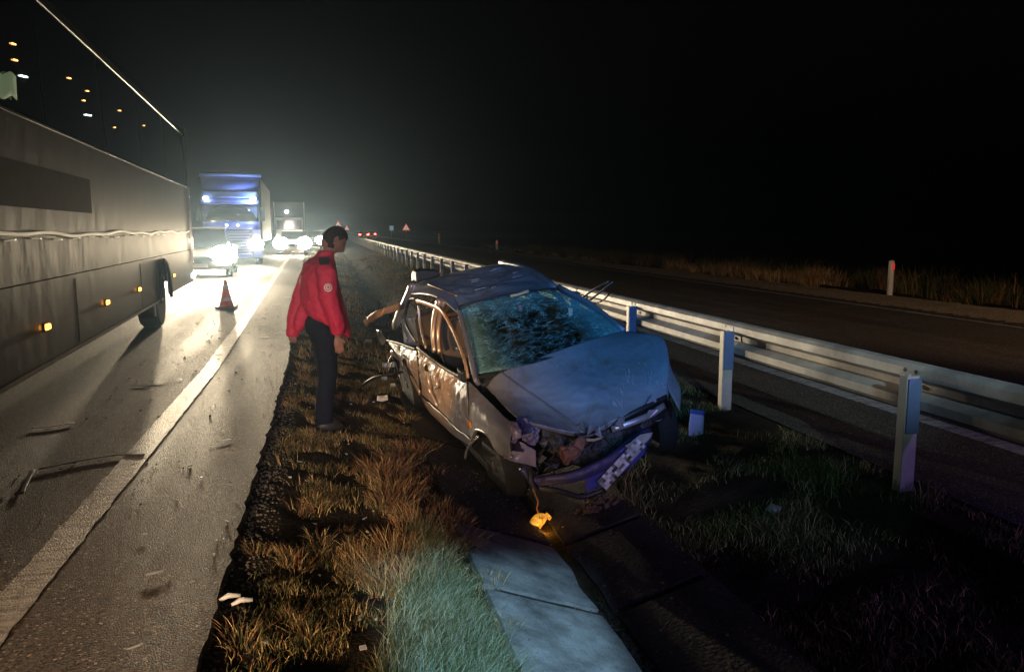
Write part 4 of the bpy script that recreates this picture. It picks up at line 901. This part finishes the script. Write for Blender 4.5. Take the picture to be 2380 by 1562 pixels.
def wreck():
    Rm=Matrix(((0.13567065,0.97640456,-0.16801077),(-0.98604728,0.11656055,-0.1188461),(-0.09645845,0.18179049,0.9785949)))
    t=thing('wrecked_car','smashed silver hatchback with shattered windscreen lying tilted in the ditch','wrecked car',(1.958,5.965,-.483),rot=Rm.to_euler())
    P=paint_mat(); G=cracked_glass()
    PA=mat('amber_lit_paint',(.62,.36,.16),.45,.1,noise=(7,.6,(.34,.20,.12)))       # amber light painted into the door frame colour
    SIL=mat('bare_metal',(.55,.54,.53),.35,.6,noise=(9,.7,(.30,.27,.25)))
    INT=mat('interior_cloth',(.045,.045,.05),.9,bump=(30,.4,.01)); BBs=mat('shard_grey',(.25,.24,.27),.5); LIL=mat('crumpled_plastic',(.42,.38,.52),.25,.1,noise=(14,.7,(.16,.14,.24)),bump=(26,1,.02),coat=.6)
    SEAL=mat('rubber_seal',(.02,.02,.022),.6)
    g=CG
    hood=patch('hood',g['hood'],P,t,70,60,.016,3.4,.006,1)
    c=[ (p[0],p[1],p[2]+.006) for p in [r[1] for r in g['hood']]]
    strip('crease',c,.016,.010,SIL,hood,(0,0,1),20)
    def on(grid,u,v,off=.006):
        rows=[spline(r,20) for r in grid]; k=u*20; i=min(int(k),19); col=[r[i].lerp(r[i+1],k-i) for r in rows]; c2=spline(col,20); k=v*20; i=min(int(k),19); p=c2[i].lerp(c2[i+1],k-i)
        return p+Vector((.3*off,0,off))
    q=random.Random(3); SCR=mat('scraped_primer',(.62,.62,.64),.6)
    for k in range(26):
        u0=q.uniform(.58,.88); v0=.72+.10*math.sin(u0*22)+q.uniform(-.04,.10); L=q.uniform(.03,.10)
        strip('scrape',[on(g['hood'],u0,v0),on(g['hood'],u0+L*.12,v0-L*.5),on(g['hood'],u0+L*q.uniform(.1,.3),v0-L)],q.uniform(.0015,.0035),.003,SCR,hood,(0,0,1),6)
    for k in range(10):
        u0,v0=q.uniform(.2,.9),q.uniform(.3,.9); L=q.uniform(.04,.12)
        strip('scrape',[on(g['roof'],u0,v0,.02),on(g['roof'],min(1,u0+L),v0+L*q.uniform(-.3,.3)*.5,.02)],q.uniform(.003,.008),.003,SCR,hood,(0,0,1),4)
    # folded front lip of the hood
    fr=g['hood'][-1]; lip=[fr,[(p[0]-.01,p[1],p[2]-.035) for p in fr]]
    patch('lip',lip,P,hood,44,3,.004,6,.004,3)
    sd=[r[4] for r in g['hood']]; patch('edge_flange',[[tuple(p) for p in sd],[(p[0]-.02,p[1]+.01,p[2]-.07) for p in sd]],P,hood,20,4,.01,5,.004,5)
    patch('windscreen',g['windshield'],G,t,30,20,.028,3.2,.005,2)
    wt=g['windshield'][0]; strip('windscreen_seal',[(p[0]-.01,p[1],p[2]+.008) for p in wt],.022,.014,SEAL,t,(0,0,1),16)
    roof=patch('roof',g['roof'],P,t,60,60,.036,2.6,.006,7)
    ct=[[tuple(p) for p in r] for r in g['cantrail']]; patch('roof_side_rail',ct,P,t,24,6,.012,5,.012,4)
    strip('drip_moulding',[(p[0],p[1]-.01,p[2]+.012) for p in g['orange_drip'][0]],.020,.012,PA,t,(0,0,1))
    patch('pillar',g['a_pillar'],P,t,20,4,.004,6,.03,2)
    strip('door_window_frame',g['door_frame'][0],.042,.022,PA,t,(0,1,0),24)
    strip('door_pillar',g['b_pillar'][0],.060,.03,SIL,t,(0,1,0)); strip('door_pillar',[(p[0]+.07,p[1]+.03,p[2]) for p in g['b_pillar'][0]],.05,.03,SIL,t,(0,1,0))
    strip('rear_window_frame',g['rear_frame_a'][0],.026,.02,SIL,t,(0,1,0)); strip('rear_window_frame',g['rear_frame_b'][0],.030,.02,M_dark,t,(0,1,0))
    strip('rear_pillar',g['c_pillar_edge'][0],(.05,.09),.03,SIL,t,(0,1,0)); strip('rear_pillar',[(p[0]+.05,p[1]+.02,p[2]) for p in g['c_pillar_edge'][0]],.05,.03,P,t,(0,1,0))
    strip('quarter_strip',g['quarter_strip'][0],.05,.012,SIL,t,(0,1,0))
    bf=strip('bent_rear_frame',g['bent_frame'][0],.07,.035,PA,t,(.3,1,0)); strip('lower_bar',g['bent_frame_lower'][0],.03,.02,M_dark,bf,(0,1,.3))
    patch('torn_panel',g['torn_panel'],SIL,t,8,8,.04,9,.004,3,ragged=.012)
    fd=patch('front_door',g['front_door'],P,t,70,50,.050,3.2,.006,11); rd=patch('rear_door',g['rear_door'],P,t,44,44,.040,4,.006,12,ragged=.006)
    top=[tuple(p) for p in g['front_door'][0]]; strip('window_seal',[(x,y-.006,z+.01) for x,y,z in top],.03,.02,SEAL,fd,(0,1,0))
    top=[tuple(p) for p in g['rear_door'][0]]; strip('window_seal',[(x,y-.006,z+.01) for x,y,z in top],.025,.02,SEAL,rd,(0,1,0))
    # door handle, dark oval recess
    h=g['handle'][0][0]; hb=MB(); hb.lathe([(.001,-.016),(.030,-.012),(.040,0),(.046,.008)],axis='Y',n=20); o=hb.build('door_handle',M_black,fd,True); o.location=(h[0],h[1]+.005,h[2]); o.scale=(1.25,1,.85)
    strip('seam',[(x,y-.012,z) for x,y,z in [r[0] for r in g['front_door']]],.010,.008,M_black,fd,(0,1,0))
    for k,pts in enumerate([[( -1.32,-.815,.80),(-1.24,-.83,.68),(-1.28,-.83,.60),(-1.16,-.81,.47)],[(-.95,-.82,.83),(-.90,-.835,.76),(-1.0,-.83,.70)]]):
        strip('dent_ridge',pts,.022,.02,SIL,fd,(0,1,0),12)
    MB().box((0,0,0),(.07,.018,.05)).build('side_repeater',mat('amber_lens',(.7,.25,.03),.3),t,bevel=.01).location=(-.02,-.83,.70)
    patch('sill',g['sill'],P,t,26,8,.03,5,.01,13)
    strip('torn_edge',g['torn_edge'][0],.06,.02,SIL,t,(0,1,0),16)
    fen=patch('front_fender',g['fender'],P,t,36,24,.018,4,.006,15)
    arc=[(p[0],p[1]+.01,p[2]-.004) for p in g['fender'][2]]; strip('arch_lip',arc,.02,.03,SIL,fen,(0,1,0),20)
    # mirror remnant at the window corner
    MB().box((-.26,-.76,1.02),(.12,.05,.10)).build('mirror_base',M_black,t,bevel=.015)
    strip('pillar_bracket',[(-.42,-.66,1.16),(-.46,-.70,1.18),(-.50,-.70,1.17)],.03,.02,SIL,t,(0,0,1))
    # loose cable loop and wires
    cb=MB().tube(spline(g['cable'][0],30),.013,8).build('trailing_cable',SEAL,t,True)
    MB().tube(spline(g['wires'][0],30),.007,6).build('loose_wire',SIL,t,True)
    # far side: plain closed side so the cabin is a body from every side
    mir=lambda p:(p[0],-p[1],p[2])
    L=[[(-3.0,.72,.90),(-2.0,.76,.95),(-1.2,.76,.96),(-.25,.72,.98)],[(-3.05,.80,.62),(-2.0,.83,.62),(-1.2,.83,.62),(-.1,.82,.62)],[(-3.0,.74,.28),(-2.0,.77,.26),(-1.2,.77,.26),(-.3,.78,.26)]]
    patch('far_door',[r[::-1] for r in L],P,t,26,14,.03,3,.006,21)
    FF=[[(-.25,.72,.98),(.0,.77,1.0),(.25,.80,.93),(.48,.66,.74)],[(-.1,.82,.62),(.1,.83,.74),(.38,.82,.70),(.52,.72,.55)]]
    patch('far_fender',[r[::-1] for r in FF],P,t,16,8,.02,3,.006,22)
    for pts in ([(-.2,.68,1.06),(-.6,.60,1.22),(-.98,.46,1.36)],[(-1.45,.78,.95),(-1.5,.50,1.38)],[(-2.95,.72,.92),(-2.55,.50,1.36)]):
        strip('far_pillar',pts,.07,.04,P,t,(0,1,.3),8)
    strip('far_roof_rail',[tuple(r[-1]) for r in g['roof']],.06,.05,P,t,(0,0,1),12)
    # cabin floor, dash, seats, firewall
    MB().hexa([(-3.0,-.70,.18),(-.2,-.70,.18),(-.2,.70,.18),(-3.0,.70,.18),(-3.0,-.70,.26),(-.2,-.70,.26),(-.2,.70,.26),(-3.0,.70,.26)]).build('floor_pan',M_dark,t)
    MB().hexa([(-.30,-.66,.30),(-.12,-.66,.30),(-.12,.68,.30),(-.30,.68,.30),(-.42,-.64,.93),(-.22,-.64,.95),(-.22,.66,.98),(-.42,.66,.95)]).build('dashboard',M_dark,t,bevel=.03)
    for y in (-.34,.36):
        s=MB(); s.box((-1.35,y,.46),(.52,.46,.18)); s.build('seat',INT,t,bevel=.05)
        o=MB().box((0,0,.30),(.14,.44,.62)).build('seat_back',INT,t,bevel=.06); o.location=(-1.62,y,.52); o.rotation_euler=(0,R(-16),0)
        o=MB().box((-1.82,y,1.22),(.10,.26,.16)).build('head_rest',INT,t,bevel=.04)
    o=MB().box((-2.5,0,.72),(.16,1.2,.60)).build('rear_bench',INT,t,bevel=.06)
    st=MB(); st.tube([(-.62+.02*math.cos(a),-.34+.18*math.cos(a),.86+.17*math.sin(a)) for a in np.linspace(0,2*math.pi,25)],.014,8); st.build('steering_wheel',M_black,t,True)
    MB().lathe([(.001,.16),(.06,.15),(.10,.08),(.11,.0),(.08,-.08),(.001,-.1)],c=(-.68,-.30,.86),n=16).build('deflated_airbag',mat('airbag_cloth',(.30,.27,.27),.9,bump=(20,.8,.03)),t,True)
    # rear end
    MB().hexa([(-3.12,-.66,.30),(-2.95,-.70,.30),(-2.95,.70,.30),(-3.12,.66,.30),(-3.05,-.62,.86),(-2.92,-.66,.90),(-2.92,.66,.92),(-3.05,.62,.90)]).build('rear_panel',P,t,bevel=.03)
    tg=MB(); tp=[Vector(p) for p in g['tailgate'][0]]
    tg.loft([[p+Vector((0.06,0,0)) for p in tp],[p+Vector((-.10,0,0)) for p in tp],[p+Vector((-.20,0,-.05)) for p in tp]]); tg.build('roof_spoiler',M_black,t,bevel=.02)
    # torn shards, hoses and brackets hanging in the open nose
    rs=random.Random(5); MS=[SIL,M_black,M_dark,BBs]
    for k in range(26):
        y=-.55+1.15*rs.random(); x=.44+.22*rs.random()-.12*abs(y); z=.40+.30*rs.random()+.08*y
        n=rs.choice((3,4,5)); L=rs.uniform(.03,.10); pts=[Vector((rs.uniform(-.3,.3)*L,math.cos(a)*L*rs.uniform(.4,1.2),math.sin(a)*L*rs.uniform(.3,.9))) for a in sorted(rs.uniform(0,6.28) for _ in range(n))]
        o=MB().loft([pts,[p+Vector((.006,0,0)) for p in pts]]).build('torn_shard',MS[rs.choice((0,0,1,1,2,3))],t); o.location=(x,y,z)
    for k in range(7):
        y=-.5+1.0*rs.random(); x=.52; z=.48+.15*rs.random(); P0=Vector((x,y,z)); pts=[P0]
        for q in range(4): pts.append(pts[-1]+Vector((rs.uniform(-.03,.05),rs.uniform(-.09,.09),rs.uniform(-.09,.03))))
        MB().tube(spline(pts,14),rs.choice((.006,.009,.014)),7).build('hose',rs.choice((M_black,M_black,SIL)),t,True)
    # engine bay
    MB().hexa([(-.12,-.60,.25),(.30,-.56,.25),(.30,.60,.25),(-.12,.62,.25),(-.12,-.58,.80),(.28,-.50,.62),(.28,.58,.66),(-.12,.60,.90)]).build('engine_block',mat('engine_grime',(.022,.020,.020),.75,bump=(9,1,.08)),t,bevel=.04)
    patch('radiator_support',g['rad_support'],mat('black_steel',(.025,.024,.026),.5,.3,bump=(16,1,.03)),t,30,10,.05,6,.02,31)
    strip('upper_crossmember',g['upper_bar'][0],.05,.03,SIL,t,(1,0,.4)); strip('grille_remnant',g['upper_bar2'][0],.035,.03,M_black,t,(1,0,.4))
    BB=mat('bumper_foam_violet',(.045,.035,.12),.45,.1,noise=(8,.7,(.05,.05,.12)),bump=(12,.6,.02))
    bar=strip('bumper_beam',g['bumper_bar'][0],(.05,.11),.05,BB,t,(1,0,.25),26)
    strip('lower_grille_bar',g['lower_bar'][0],.04,.03,M_black,t,(1,0,.3))
    ph=patch('plate_holder',g['plate_holder'],mat('holder_blue',(.06,.07,.32),.4),t,14,8,.02,6,.012,33)
    patch('bumper_fragment',g['bracket'],mat('pale_fragment',(.5,.46,.44),.5,noise=(12,.7,(.3,.27,.25))),t,10,8,.02,9,.006,34,ragged=.01)
    # licence plate: unreadable blocks of grey
    pm=bpy.data.materials.new('licence_plate'); pm.use_nodes=True; n=pm.node_tree.nodes;l=pm.node_tree.links
    uv=n.new('ShaderNodeTexCoord'); mp=n.new('ShaderNodeMapping'); mp.inputs['Scale'].default_value=(17,4,1); l.new(uv.outputs['UV'],mp.inputs['Vector'])
    fl=n.new('ShaderNodeVectorMath'); fl.operation='FLOOR'; l.new(mp.outputs[0],fl.inputs[0]); wn=n.new('ShaderNodeTexWhiteNoise'); l.new(fl.outputs[0],wn.inputs['Vector'])
    rp=n.new('ShaderNodeValToRGB'); rp.color_ramp.elements[0].color=(.05,.05,.05,1); rp.color_ramp.elements[0].position=.1; rp.color_ramp.elements[1].color=(.85,.85,.85,1); rp.color_ramp.elements[1].position=.8; l.new(wn.outputs['Value'],rp.inputs[0]); l.new(rp.outputs[0],n['Principled BSDF'].inputs['Base Color']); n['Principled BSDF'].inputs['Roughness'].default_value=.35
    n['Principled BSDF'].inputs['Emission Strength'].default_value=.0
    p=g['plate']; a,b_,c_,d_=[Vector(q) for q in (p[0][0],p[0][1],p[1][1],p[1][0])]
    nn=(b_-a).cross(d_-a).normalized(); nn=nn if nn.x>0 else -nn
    me=bpy.data.meshes.new('licence_plate'); me.from_pydata([a,b_,c_,d_]+[q-nn*.004 for q in (a,b_,c_,d_)],[],[(3,2,1,0),(4,5,6,7),(0,1,5,4),(1,2,6,5),(2,3,7,6),(3,0,4,7)])
    ul=me.uv_layers.new(); uvs={3:(0,0),2:(1,0),1:(1,1),0:(0,1)}
    for i,li in enumerate(me.polygons[0].loop_indices): ul.data[li].uv=uvs[me.loops[li].vertex_index]
    link('licence_plate',me,t,pm)
    # headlamp crushed into folds, dome lens, white shard, bumper corner
    patch('headlight_lens',g['lamp_dome'],LIL,t,14,14,.02,5,.01,41)
    patch('headlight',g['lamp_mess'],LIL,t,22,22,.09,11,.006,42,smooth=False,ragged=.02)
    V=[Vector(q) for q in g['white_shard'][0]]; MB().loft([V,[q-Vector((.02,.0,.01)) for q in V]]).build('white_shard',mat('shard_white',(.75,.68,.62),.4),t)
    patch('bumper_corner',g['bumper_corner'],mat('bumper_lilac',(.36,.34,.48),.4,.2,noise=(6,.7,(.24,.22,.30))),t,18,14,.035,6,.006,43,ragged=.008)
    MB().tube([(.60,-.60,.50),(.63,-.62,.42),(.66,-.60,.36),(.62,-.64,.34)],.022,8).build('bracket',M_dark,t,True)
    # brown lump of insulation and stick
    lv=[Vector(q) for q in g['lump'][0]]; mb=MB()
    cx=[lv[1]*.5+lv[0]*.5, (lv[0]+lv[1]+lv[2]+lv[4])/4, (lv[2]*.6+lv[4]*.4), lv[3]]
    mb.tube(spline(cx,12),[.045,.062,.070,.072,.068,.064,.066,.066,.060,.050,.042,.034,.020],14); o=mb.build('insulation_lump',mat('insulation_brown',(.36,.17,.13),.9,noise=(9,.7,(.20,.10,.06)),bump=(16,1,.04)),t,True)
    dt=bpy.data.textures.new('lump','CLOUDS'); dt.noise_scale=.06; ss=o.modifiers.new('u','SUBSURF'); ss.render_levels=2; ss.levels=1; dm=o.modifiers.new('d','DISPLACE'); dm.texture=dt; dm.strength=.05
    MB().tube(spline(g['stick'][0],8),[.014,.012,.011,.012,.010,.009,.011,.008,.004],8).build('broken_stick',mat('pale_wood',(.5,.36,.22),.7),t,True)
    # amber indicator lamp dangling on its wire and lit
    al=g['amber_lamp'][0]; MB().tube(spline(al[1:],16),.006,6).build('indicator_wire',mat('copper_wire',(.5,.22,.06),.5,.3),t,True)
    lm=mat('lit_amber_lens',(1,.45,.05),.25,emit=(1,.42,.05,1.1),noise=(34,.35,(.10,.035,.004))); _n=lm.node_tree.nodes; _r=[k for k in _n if k.bl_idname=='ShaderNodeValToRGB'][0]; lm.node_tree.links.new(_r.outputs[0],_n['Principled BSDF'].inputs['Emission Color'])
    mb=MB(); ring=[]
    for k,(s_,dx) in enumerate(((.55,.03),(.95,.012),(1,0),(.9,-.03),(.6,-.05))):
        ring.append([Vector((dx,.082*s_*math.cos(a),.062*s_*max(-.45,math.sin(a)))) for a in np.linspace(0,2*math.pi,22,endpoint=False)])
    mb.loft(ring); o=mb.build('indicator_lamp',lm,t,True); o.location=(al[0][0],al[0][1],al[0][2]); o.rotation_euler=(R(33),0,R(12))
    tt=MB().box((.0,-.0,0),(.02,.03,.06)).build('lamp_tab',lm,o,bevel=.005); tt.location=(0,.085,-.03)
    wp=t.matrix_basis@Vector(al[0]); Wm=Matrix.Translation((1.958,5.965,-.483))@Rm.to_4x4(); wp=Wm@Vector((al[0][0]+.10,al[0][1],al[0][2])); point('indicator_glow',wp,.5,(1,.45,.06),.02)
    # wheels
    for (x,y,s,yaw) in ((-.02,-.60,-1,-14),(0,.76,1,-14),(-2.49,-.72,-1,0),(-2.49,.74,1,0)):
        wheel(t,(x,y,.29),.29,.18,M_tyre,M_rim,axis='Y',side=s); o=t.children[-1]; o.rotation_euler=(0,0,R(yaw))
    strip('rim_edge',g['rim_arc'][0],.02,.012,mat('bright_rim',(.7,.68,.62),.25,.8),t,(0,1,0))
    # bent mirror and trim blades on the far side
    ma=g['mirror_trim']; b1=strip('bent_trim_blade',ma[0],(.05,.025),.012,SIL,t,(0,0,1)); strip('bent_trim_blade',ma[1],(.045,.02),.012,SIL,t,(0,0,1)); strip('bent_trim_blade',ma[2],.02,.01,M_black,t,(0,0,1))
    # pieces caught in the windscreen
    wtm=g['windshield_trim']; strip('amber_fragment',[(p[0]+.03,p[1],p[2]+.02) for p in wtm[0]],.025,.012,mat('fragment_amber',(.75,.45,.2),.4),t,(1,0,.5)); strip('mirror_stalk',[(p[0]+.01,p[1],p[2]) for p in wtm[1]],.035,.02,mat('stalk_grey',(.20,.17,.18),.7),t,(1,0,.5)); strip('paper_fragment',[(p[0]+.04,p[1],p[2]+.02) for p in wtm[2]],(.045,.015),.006,mat('fragment_pale',(.62,.62,.42),.6),t,(1,0,.5))
wreck()
# ================================================================== SMALL THINGS
M_paper=mat('pale_card',(.55,.52,.75),.5); M_wht=mat('white_plastic',(.8,.78,.74),.4)
def gzs(x,y): return float(gz(np.array(float(x)),np.array(float(y))))
RZ=.014
# blue topped card beside the front of the wreck
t=thing('torn_card','pale violet card with blue top edge leaning beside the front wheel of the wreck','card',(3.05,5.95,gzs(3.05,5.95)+.10),R(6))
V=[(-.085,0,-.075),(.055,.02,-.105),(.085,.06,.055),(-.045,.05,.085)]
patch('sheet',[[V[3],V[2]],[V[0],V[1]]],M_paper,t,6,8,.012,9,.004,3)
patch('blue_edge',[[(-.038,.056,.115),(.092,.066,.085)],[(-.044,.052,.087),(.086,.062,.057)]],mat('card_blue',(.08,.14,.50),.5),t,6,3,.006,9,.006,4)
t.scale=(1.13,1.13,1.13)
# long bent black strips on the road
def strip_thing(name,label,pts,r,m,cat,group=None):
    o=strip(name,[(p[0],p[1],.019) for p in pts],r*2.2,.004,m,None,(0,0,1),16); tag(o,label,cat,group); return o
M_rub=mat('rubber_strip',(.018,.018,.018),.6)
strip_thing('rubber_strip','long black curved rubber strip lying across the lane near the edge line',[(-1.28,5.62,.022),(-1.45,5.66,.026),(-1.65,5.58,.023),(-1.87,5.42,.021)],.011,M_rub,'rubber strip')
strip_thing('rubber_strip','short black curved strip beside the long one in the lane',[(-1.90,5.42,.022),(-1.86,5.2,.022),(-1.80,4.92,.021)],.012,M_rub,'rubber strip')
strip_thing('pale_splinter','pale thin splinter lying alone on the lane in the coach shadow',[(-2.30,6.60,.021),(-2.17,6.63,.022),(-2.03,6.72,.021)],.010,mat('splinter_pale',(.55,.52,.42),.6),'splinter')
# two white clips at the asphalt edge
t=thing('white_clips','pair of small white plastic clips on the soil at the asphalt edge','clips',(-.45,3.30,gzs(-.45,3.30)+.03),R(10))
for dx,dy,dz in ((0,0,.012),(.045,-.045,.004)):
    MB().tube([(dx-.045,dy,dz),(dx-.01,dy+.006,dz+.012),(dx+.04,dy,dz+.006)],[.007,.012,.008],8).build('clip',M_wht,t,True)
# stone on the right bank
def stone(name,label,loc,s,m,cat='stone',group=None):
    bm=bmesh.new(); bmesh.ops.create_icosphere(bm,subdivisions=2,radius=s)
    for v in bm.verts: v.co*=1+.35*mnoise.noise(v.co*(1.6/s)+Vector(loc)); v.co.z*=.6
    me=bpy.data.meshes.new(name); bm.to_mesh(me); bm.free(); o=link(name,me,None,m); o.location=loc; o.rotation_euler=(0,0,random.random()*6); tag(o,label,cat,group); return o
M_stone=mat('pale_stone',(.42,.38,.34),.8); stone('pale_stone','pale fist sized stone on the dark right bank',(2.72,4.25,gzs(2.72,4.25)+.03),.05,M_stone)
stone('pale_stone','tiny pale stone on the soil in front of the licence plate',(1.55,5.0,gzs(1.55,5.0)+.02),.018,M_stone)
for k,(x,y) in enumerate(((.98,2.86),(1.03,2.94))): stone('pale_stone',('left of the two little white stones on the lit concrete slab','right of the two little white stones on the lit concrete slab')[k],(x,y,gzs(x,y)+.05),.011,M_wht,group='white stones on the lit slab')
# clods of soil pushed up by the bumper
def clods(name,cx,cy,rx,ry,n,smin,smax,m,label,cat_,zoff=0,heap=0):
    mb=MB(); ico=None
    bm=bmesh.new(); bmesh.ops.create_icosphere(bm,subdivisions=1,radius=1); vs=[v.co.copy() for v in bm.verts]; fs=[tuple(v.index for v in f.verts) for f in bm.faces]; bm.free()
    for _ in range(n):
        a=random.uniform(0,6.28); r=math.sqrt(random.random()); x=cx+rx*r*math.cos(a); y=cy+ry*r*math.sin(a); s=random.uniform(smin,smax)*(1.3-r*.6)
        z=gzs(x,y)+zoff+heap*(1-r)**1.0*random.random()
        q=Vector((random.random()*9,random.random()*9,0)); mb.add([Vector((x,y,z))+Vector((v.x*s,v.y*s,v.z*s*.7))*(1+.5*mnoise.noise(v*1.3+q)) for v in vs],fs)
    o=mb.build(name,m); tag(o,label,cat_,kind='stuff'); return o
M_clod=mat('loose_soil',(.17,.11,.08),.95,noise=(20,.6,(.09,.06,.045)))
clods('soil_heap',1.86,5.12,.24,.16,420,.008,.028,M_clod,'heap of loose brown soil pushed up under the licence plate','soil',.0,.10)
clods('channel_silt',1.44,2.6,.035,1.5,300,.006,.02,mat('wet_silt',(.012,.010,.009),.7),'dark silt filling the joint of the concrete channel','silt',.02)
o=MB().box((1.12,3.80,-.475),(.66,.075,.03),M=Matrix.Rotation(R(20),3,'Y')).build('joint_silt',mat('joint_filling',(.02,.018,.016),.95)); tag(o,kind='structure')
def slab_grit():
    mb=MB()
    for _ in range(1500):
        side=-1 if random.random()<.6 else 1; u=random.random()**(1.6 if random.random()<.6 else .7); y=random.uniform(2.2,6.2)
        x=1.44+side*(.05+(.56 if side>0 else .64)*u); z=-.535+(.168 if side>0 else .23)*u; s=random.uniform(.002,.006)*(1 if random.random()<.93 else 2.2)
        mb.add([(x+s,y,z),(x,y+s*1.2,z),(x-s*.9,y,z),(x,y-s,z),(x,y,z+s*.8)],[(0,1,4),(1,2,4),(2,3,4),(3,0,4)])
    o=mb.build('slab_grit',mat('grit_dark',(.05,.045,.04),.9,noise=(60,.6,(.25,.23,.2)))); tag(o,'loose grit and crumbs of soil on the concrete channel slabs','grit',kind='stuff')
slab_grit()
clods('edge_gravel',-.44,5.0,.13,3.9,2600,.003,.011,mat('edge_grit',(.20,.17,.14),.8,noise=(40,.7,(.08,.07,.06))),'loose gravel and grit along the asphalt edge','gravel')
# broken glass and plastic crumbs on the road and verge
def crumbs(name,x0,x1,y0,y1,n,smin,smax,m,label,onroad=True):
    mb=MB()
    for _ in range(n):
        x=random.uniform(x0,x1); y=y0+(y1-y0)*random.random()**1.2; s=random.uniform(smin,smax); z=(RZ if onroad else gzs(x,y))+s*.25; x+=bend(y)
        a=random.uniform(0,3.1); l=s*random.uniform(.6,2.2); tx=random.uniform(-.5,.5)
        M=Matrix.Rotation(a,3,'Z')@Matrix.Rotation(tx,3,'X'); mb.box((x,y,z),(l,s,s*.4),M=M)
    o=mb.build(name,m); tag(o,label,'crumbs',kind='stuff')
crumbs('glass_crumbs',-2.2,-.55,3.5,17,220,.004,.012,mat('glass_crumb',(.7,.72,.7),.15,spec=1),'tiny glass crumbs glinting over the asphalt')
crumbs('dark_crumbs',-2.1,-.55,4.5,18,110,.004,.014,mat('dark_crumb',(.02,.02,.02),.6),'small dark plastic crumbs scattered over the asphalt')
crumbs('verge_crumbs',-.4,.7,3,13,140,.006,.02,mat('pale_crumb',(.5,.5,.5),.3),'small pale fragments lying in the verge grass',False)
# larger fragments, each its own
frs=[(-1.86,8.2,.10,'dark'),(-1.70,8.35,.08,'dark'),(-1.52,8.5,.07,'dark'),(-1.35,10.1,.09,'dark'),(-.92,11.6,.10,'pale'),(-.80,12.4,.09,'pale'),(-1.05,13.0,.07,'dark'),(-1.2,15.0,.09,'dark'),(-1.1,16.4,.09,'dark'),(-.95,18.5,.12,'pale'),(-.80,5.9,.05,'pale'),(-.95,4.1,.03,'pale'),(-.75,2.95,.03,'pale'),(-.82,3.6,.05,'pale')]
FL=['dark flat fragment nearest the coach, first of the three in a row across the lane','dark flat fragment in the middle of the three in a row across the lane','dark flat fragment of the row of three closest to the edge line','single dark fragment lying on the edge line level with the person','pale flat fragment on the hard shoulder beside the elbow of the person','pale fragment on the hard shoulder just beyond the person','small dark fragment on the hard shoulder beyond the two pale ones','dark fragment beside the line just nearer than the traffic cone','dark fragment beside the line level with the traffic cone','pale fragment on the shoulder farthest of all, beyond the cone','tiny pale fragment on the asphalt level with the front of the wreck','tiny pale fragment on the asphalt level with the dangling amber lamp','tiny pale fragment on the bottom foreground asphalt, nearest of all','slim pale fragment on the foreground asphalt left of the white clips']
MF={'dark':mat('fragment_dark',(.02,.02,.022),.5),'pale':mat('fragment_white',(.55,.52,.48),.5)}
for i,(x,y,s,k) in enumerate(frs):
    mb=MB(); pts=[(math.cos(a)*s*random.uniform(.5,1.1)*(1.2),math.sin(a)*s*random.uniform(.2,.5)) for a in sorted(random.uniform(0,6.28) for _ in range(7))]
    mb.loft([[Vector((px,py,0)) for px,py in pts],[Vector((px*.9,py*.9,.002)) for px,py in pts]])
    o=mb.build('plastic_fragment',MF[k]); o.location=(x+bend(y)*0,y,RZ+.003); o.rotation_euler=(0,0,random.uniform(-.6,.6))
    tag(o,FL[i],'fragment','plastic fragments on the asphalt')
SL=['largest pale scrap beyond the jacket of the person in the ditch','pale scrap beside the jacket hem, upper of the close pair','pale scrap beside the jacket hem, lower of the close pair','farthest pale scrap in the ditch near the chin of the person','nearest pale scrap, between the hand of the person and the torn rear door']
# white scraps in the ditch behind the person
for i,(x,y,s) in enumerate(((.75,10.6,.10),(.62,9.4,.06),(.70,9.1,.05),(.58,12.8,.09),(.50,8.0,.06))):
    mb=MB(); pts=[(math.cos(a)*s*random.uniform(.5,1.1),math.sin(a)*s*random.uniform(.4,.9)) for a in sorted(random.uniform(0,6.28) for _ in range(6))]
    mb.loft([[Vector((px,py,0)) for px,py in pts],[Vector((px*.9,py*.9,.03+.4*abs(px))) for px,py in pts]])
    o=mb.build('pale_scrap',M_wht); o.location=(x,y,gzs(x,y)+.03); tag(o,SL[i],'scrap','pale scraps in the ditch beyond the person')
# plates added out of view to cut the torch beam to a rectangle
def beam_mask():
    L=Vector((.8,.2,2.6)); A=Vector((.78,3.49,-.45)); d=(A-L).normalized(); s=Vector((1,0,0)); s=(s-d*s.dot(d)).normalized(); u=s.cross(d).normalized()
    t=thing('beam_mask','unseen mask plates added above the camera to square the torch beam','beam mask',tuple(L))
    D=.40; hl,hr,hu,hd=[D*math.tan(R(a)) for a in (8.2,7.4,6.4,8.6)]
    B=.45
    def plate(x0,x1,y0,y1,name='mask_plate'):
        V=[d*(D+e)+s*x+u*y for e in (0,.006) for x,y in ((x0,y0),(x1,y0),(x1,y1),(x0,y1))]
        MB().hexa(V).build(name,M_black,t)
    plate(-B,-hl,-B,B); plate(hr,B,-B,B); plate(-hl,hr,hu,B); plate(-hl,hr,-B,-hd)
beam_mask()
# ------------------------------------------------------------------ night haze over everything
mb=MB(); mb.box((15,120,2.45),(200,300,8.1)); hz=mb.build('haze',None); hz.data.materials.clear()
hm=bpy.data.materials.new('night_haze'); hm.use_nodes=True; n=hm.node_tree.nodes; n.remove(n['Principled BSDF']); pv=n.new('ShaderNodeVolumePrincipled'); pv.inputs['Color'].default_value=(.50,.74,1,1); pv.inputs['Density'].default_value=.0006; pv.inputs['Anisotropy'].default_value=.86
hm.node_tree.links.new(pv.outputs[0],n['Material Output'].inputs['Volume']); hz.data.materials.append(hm); tag(hz,kind='stuff')
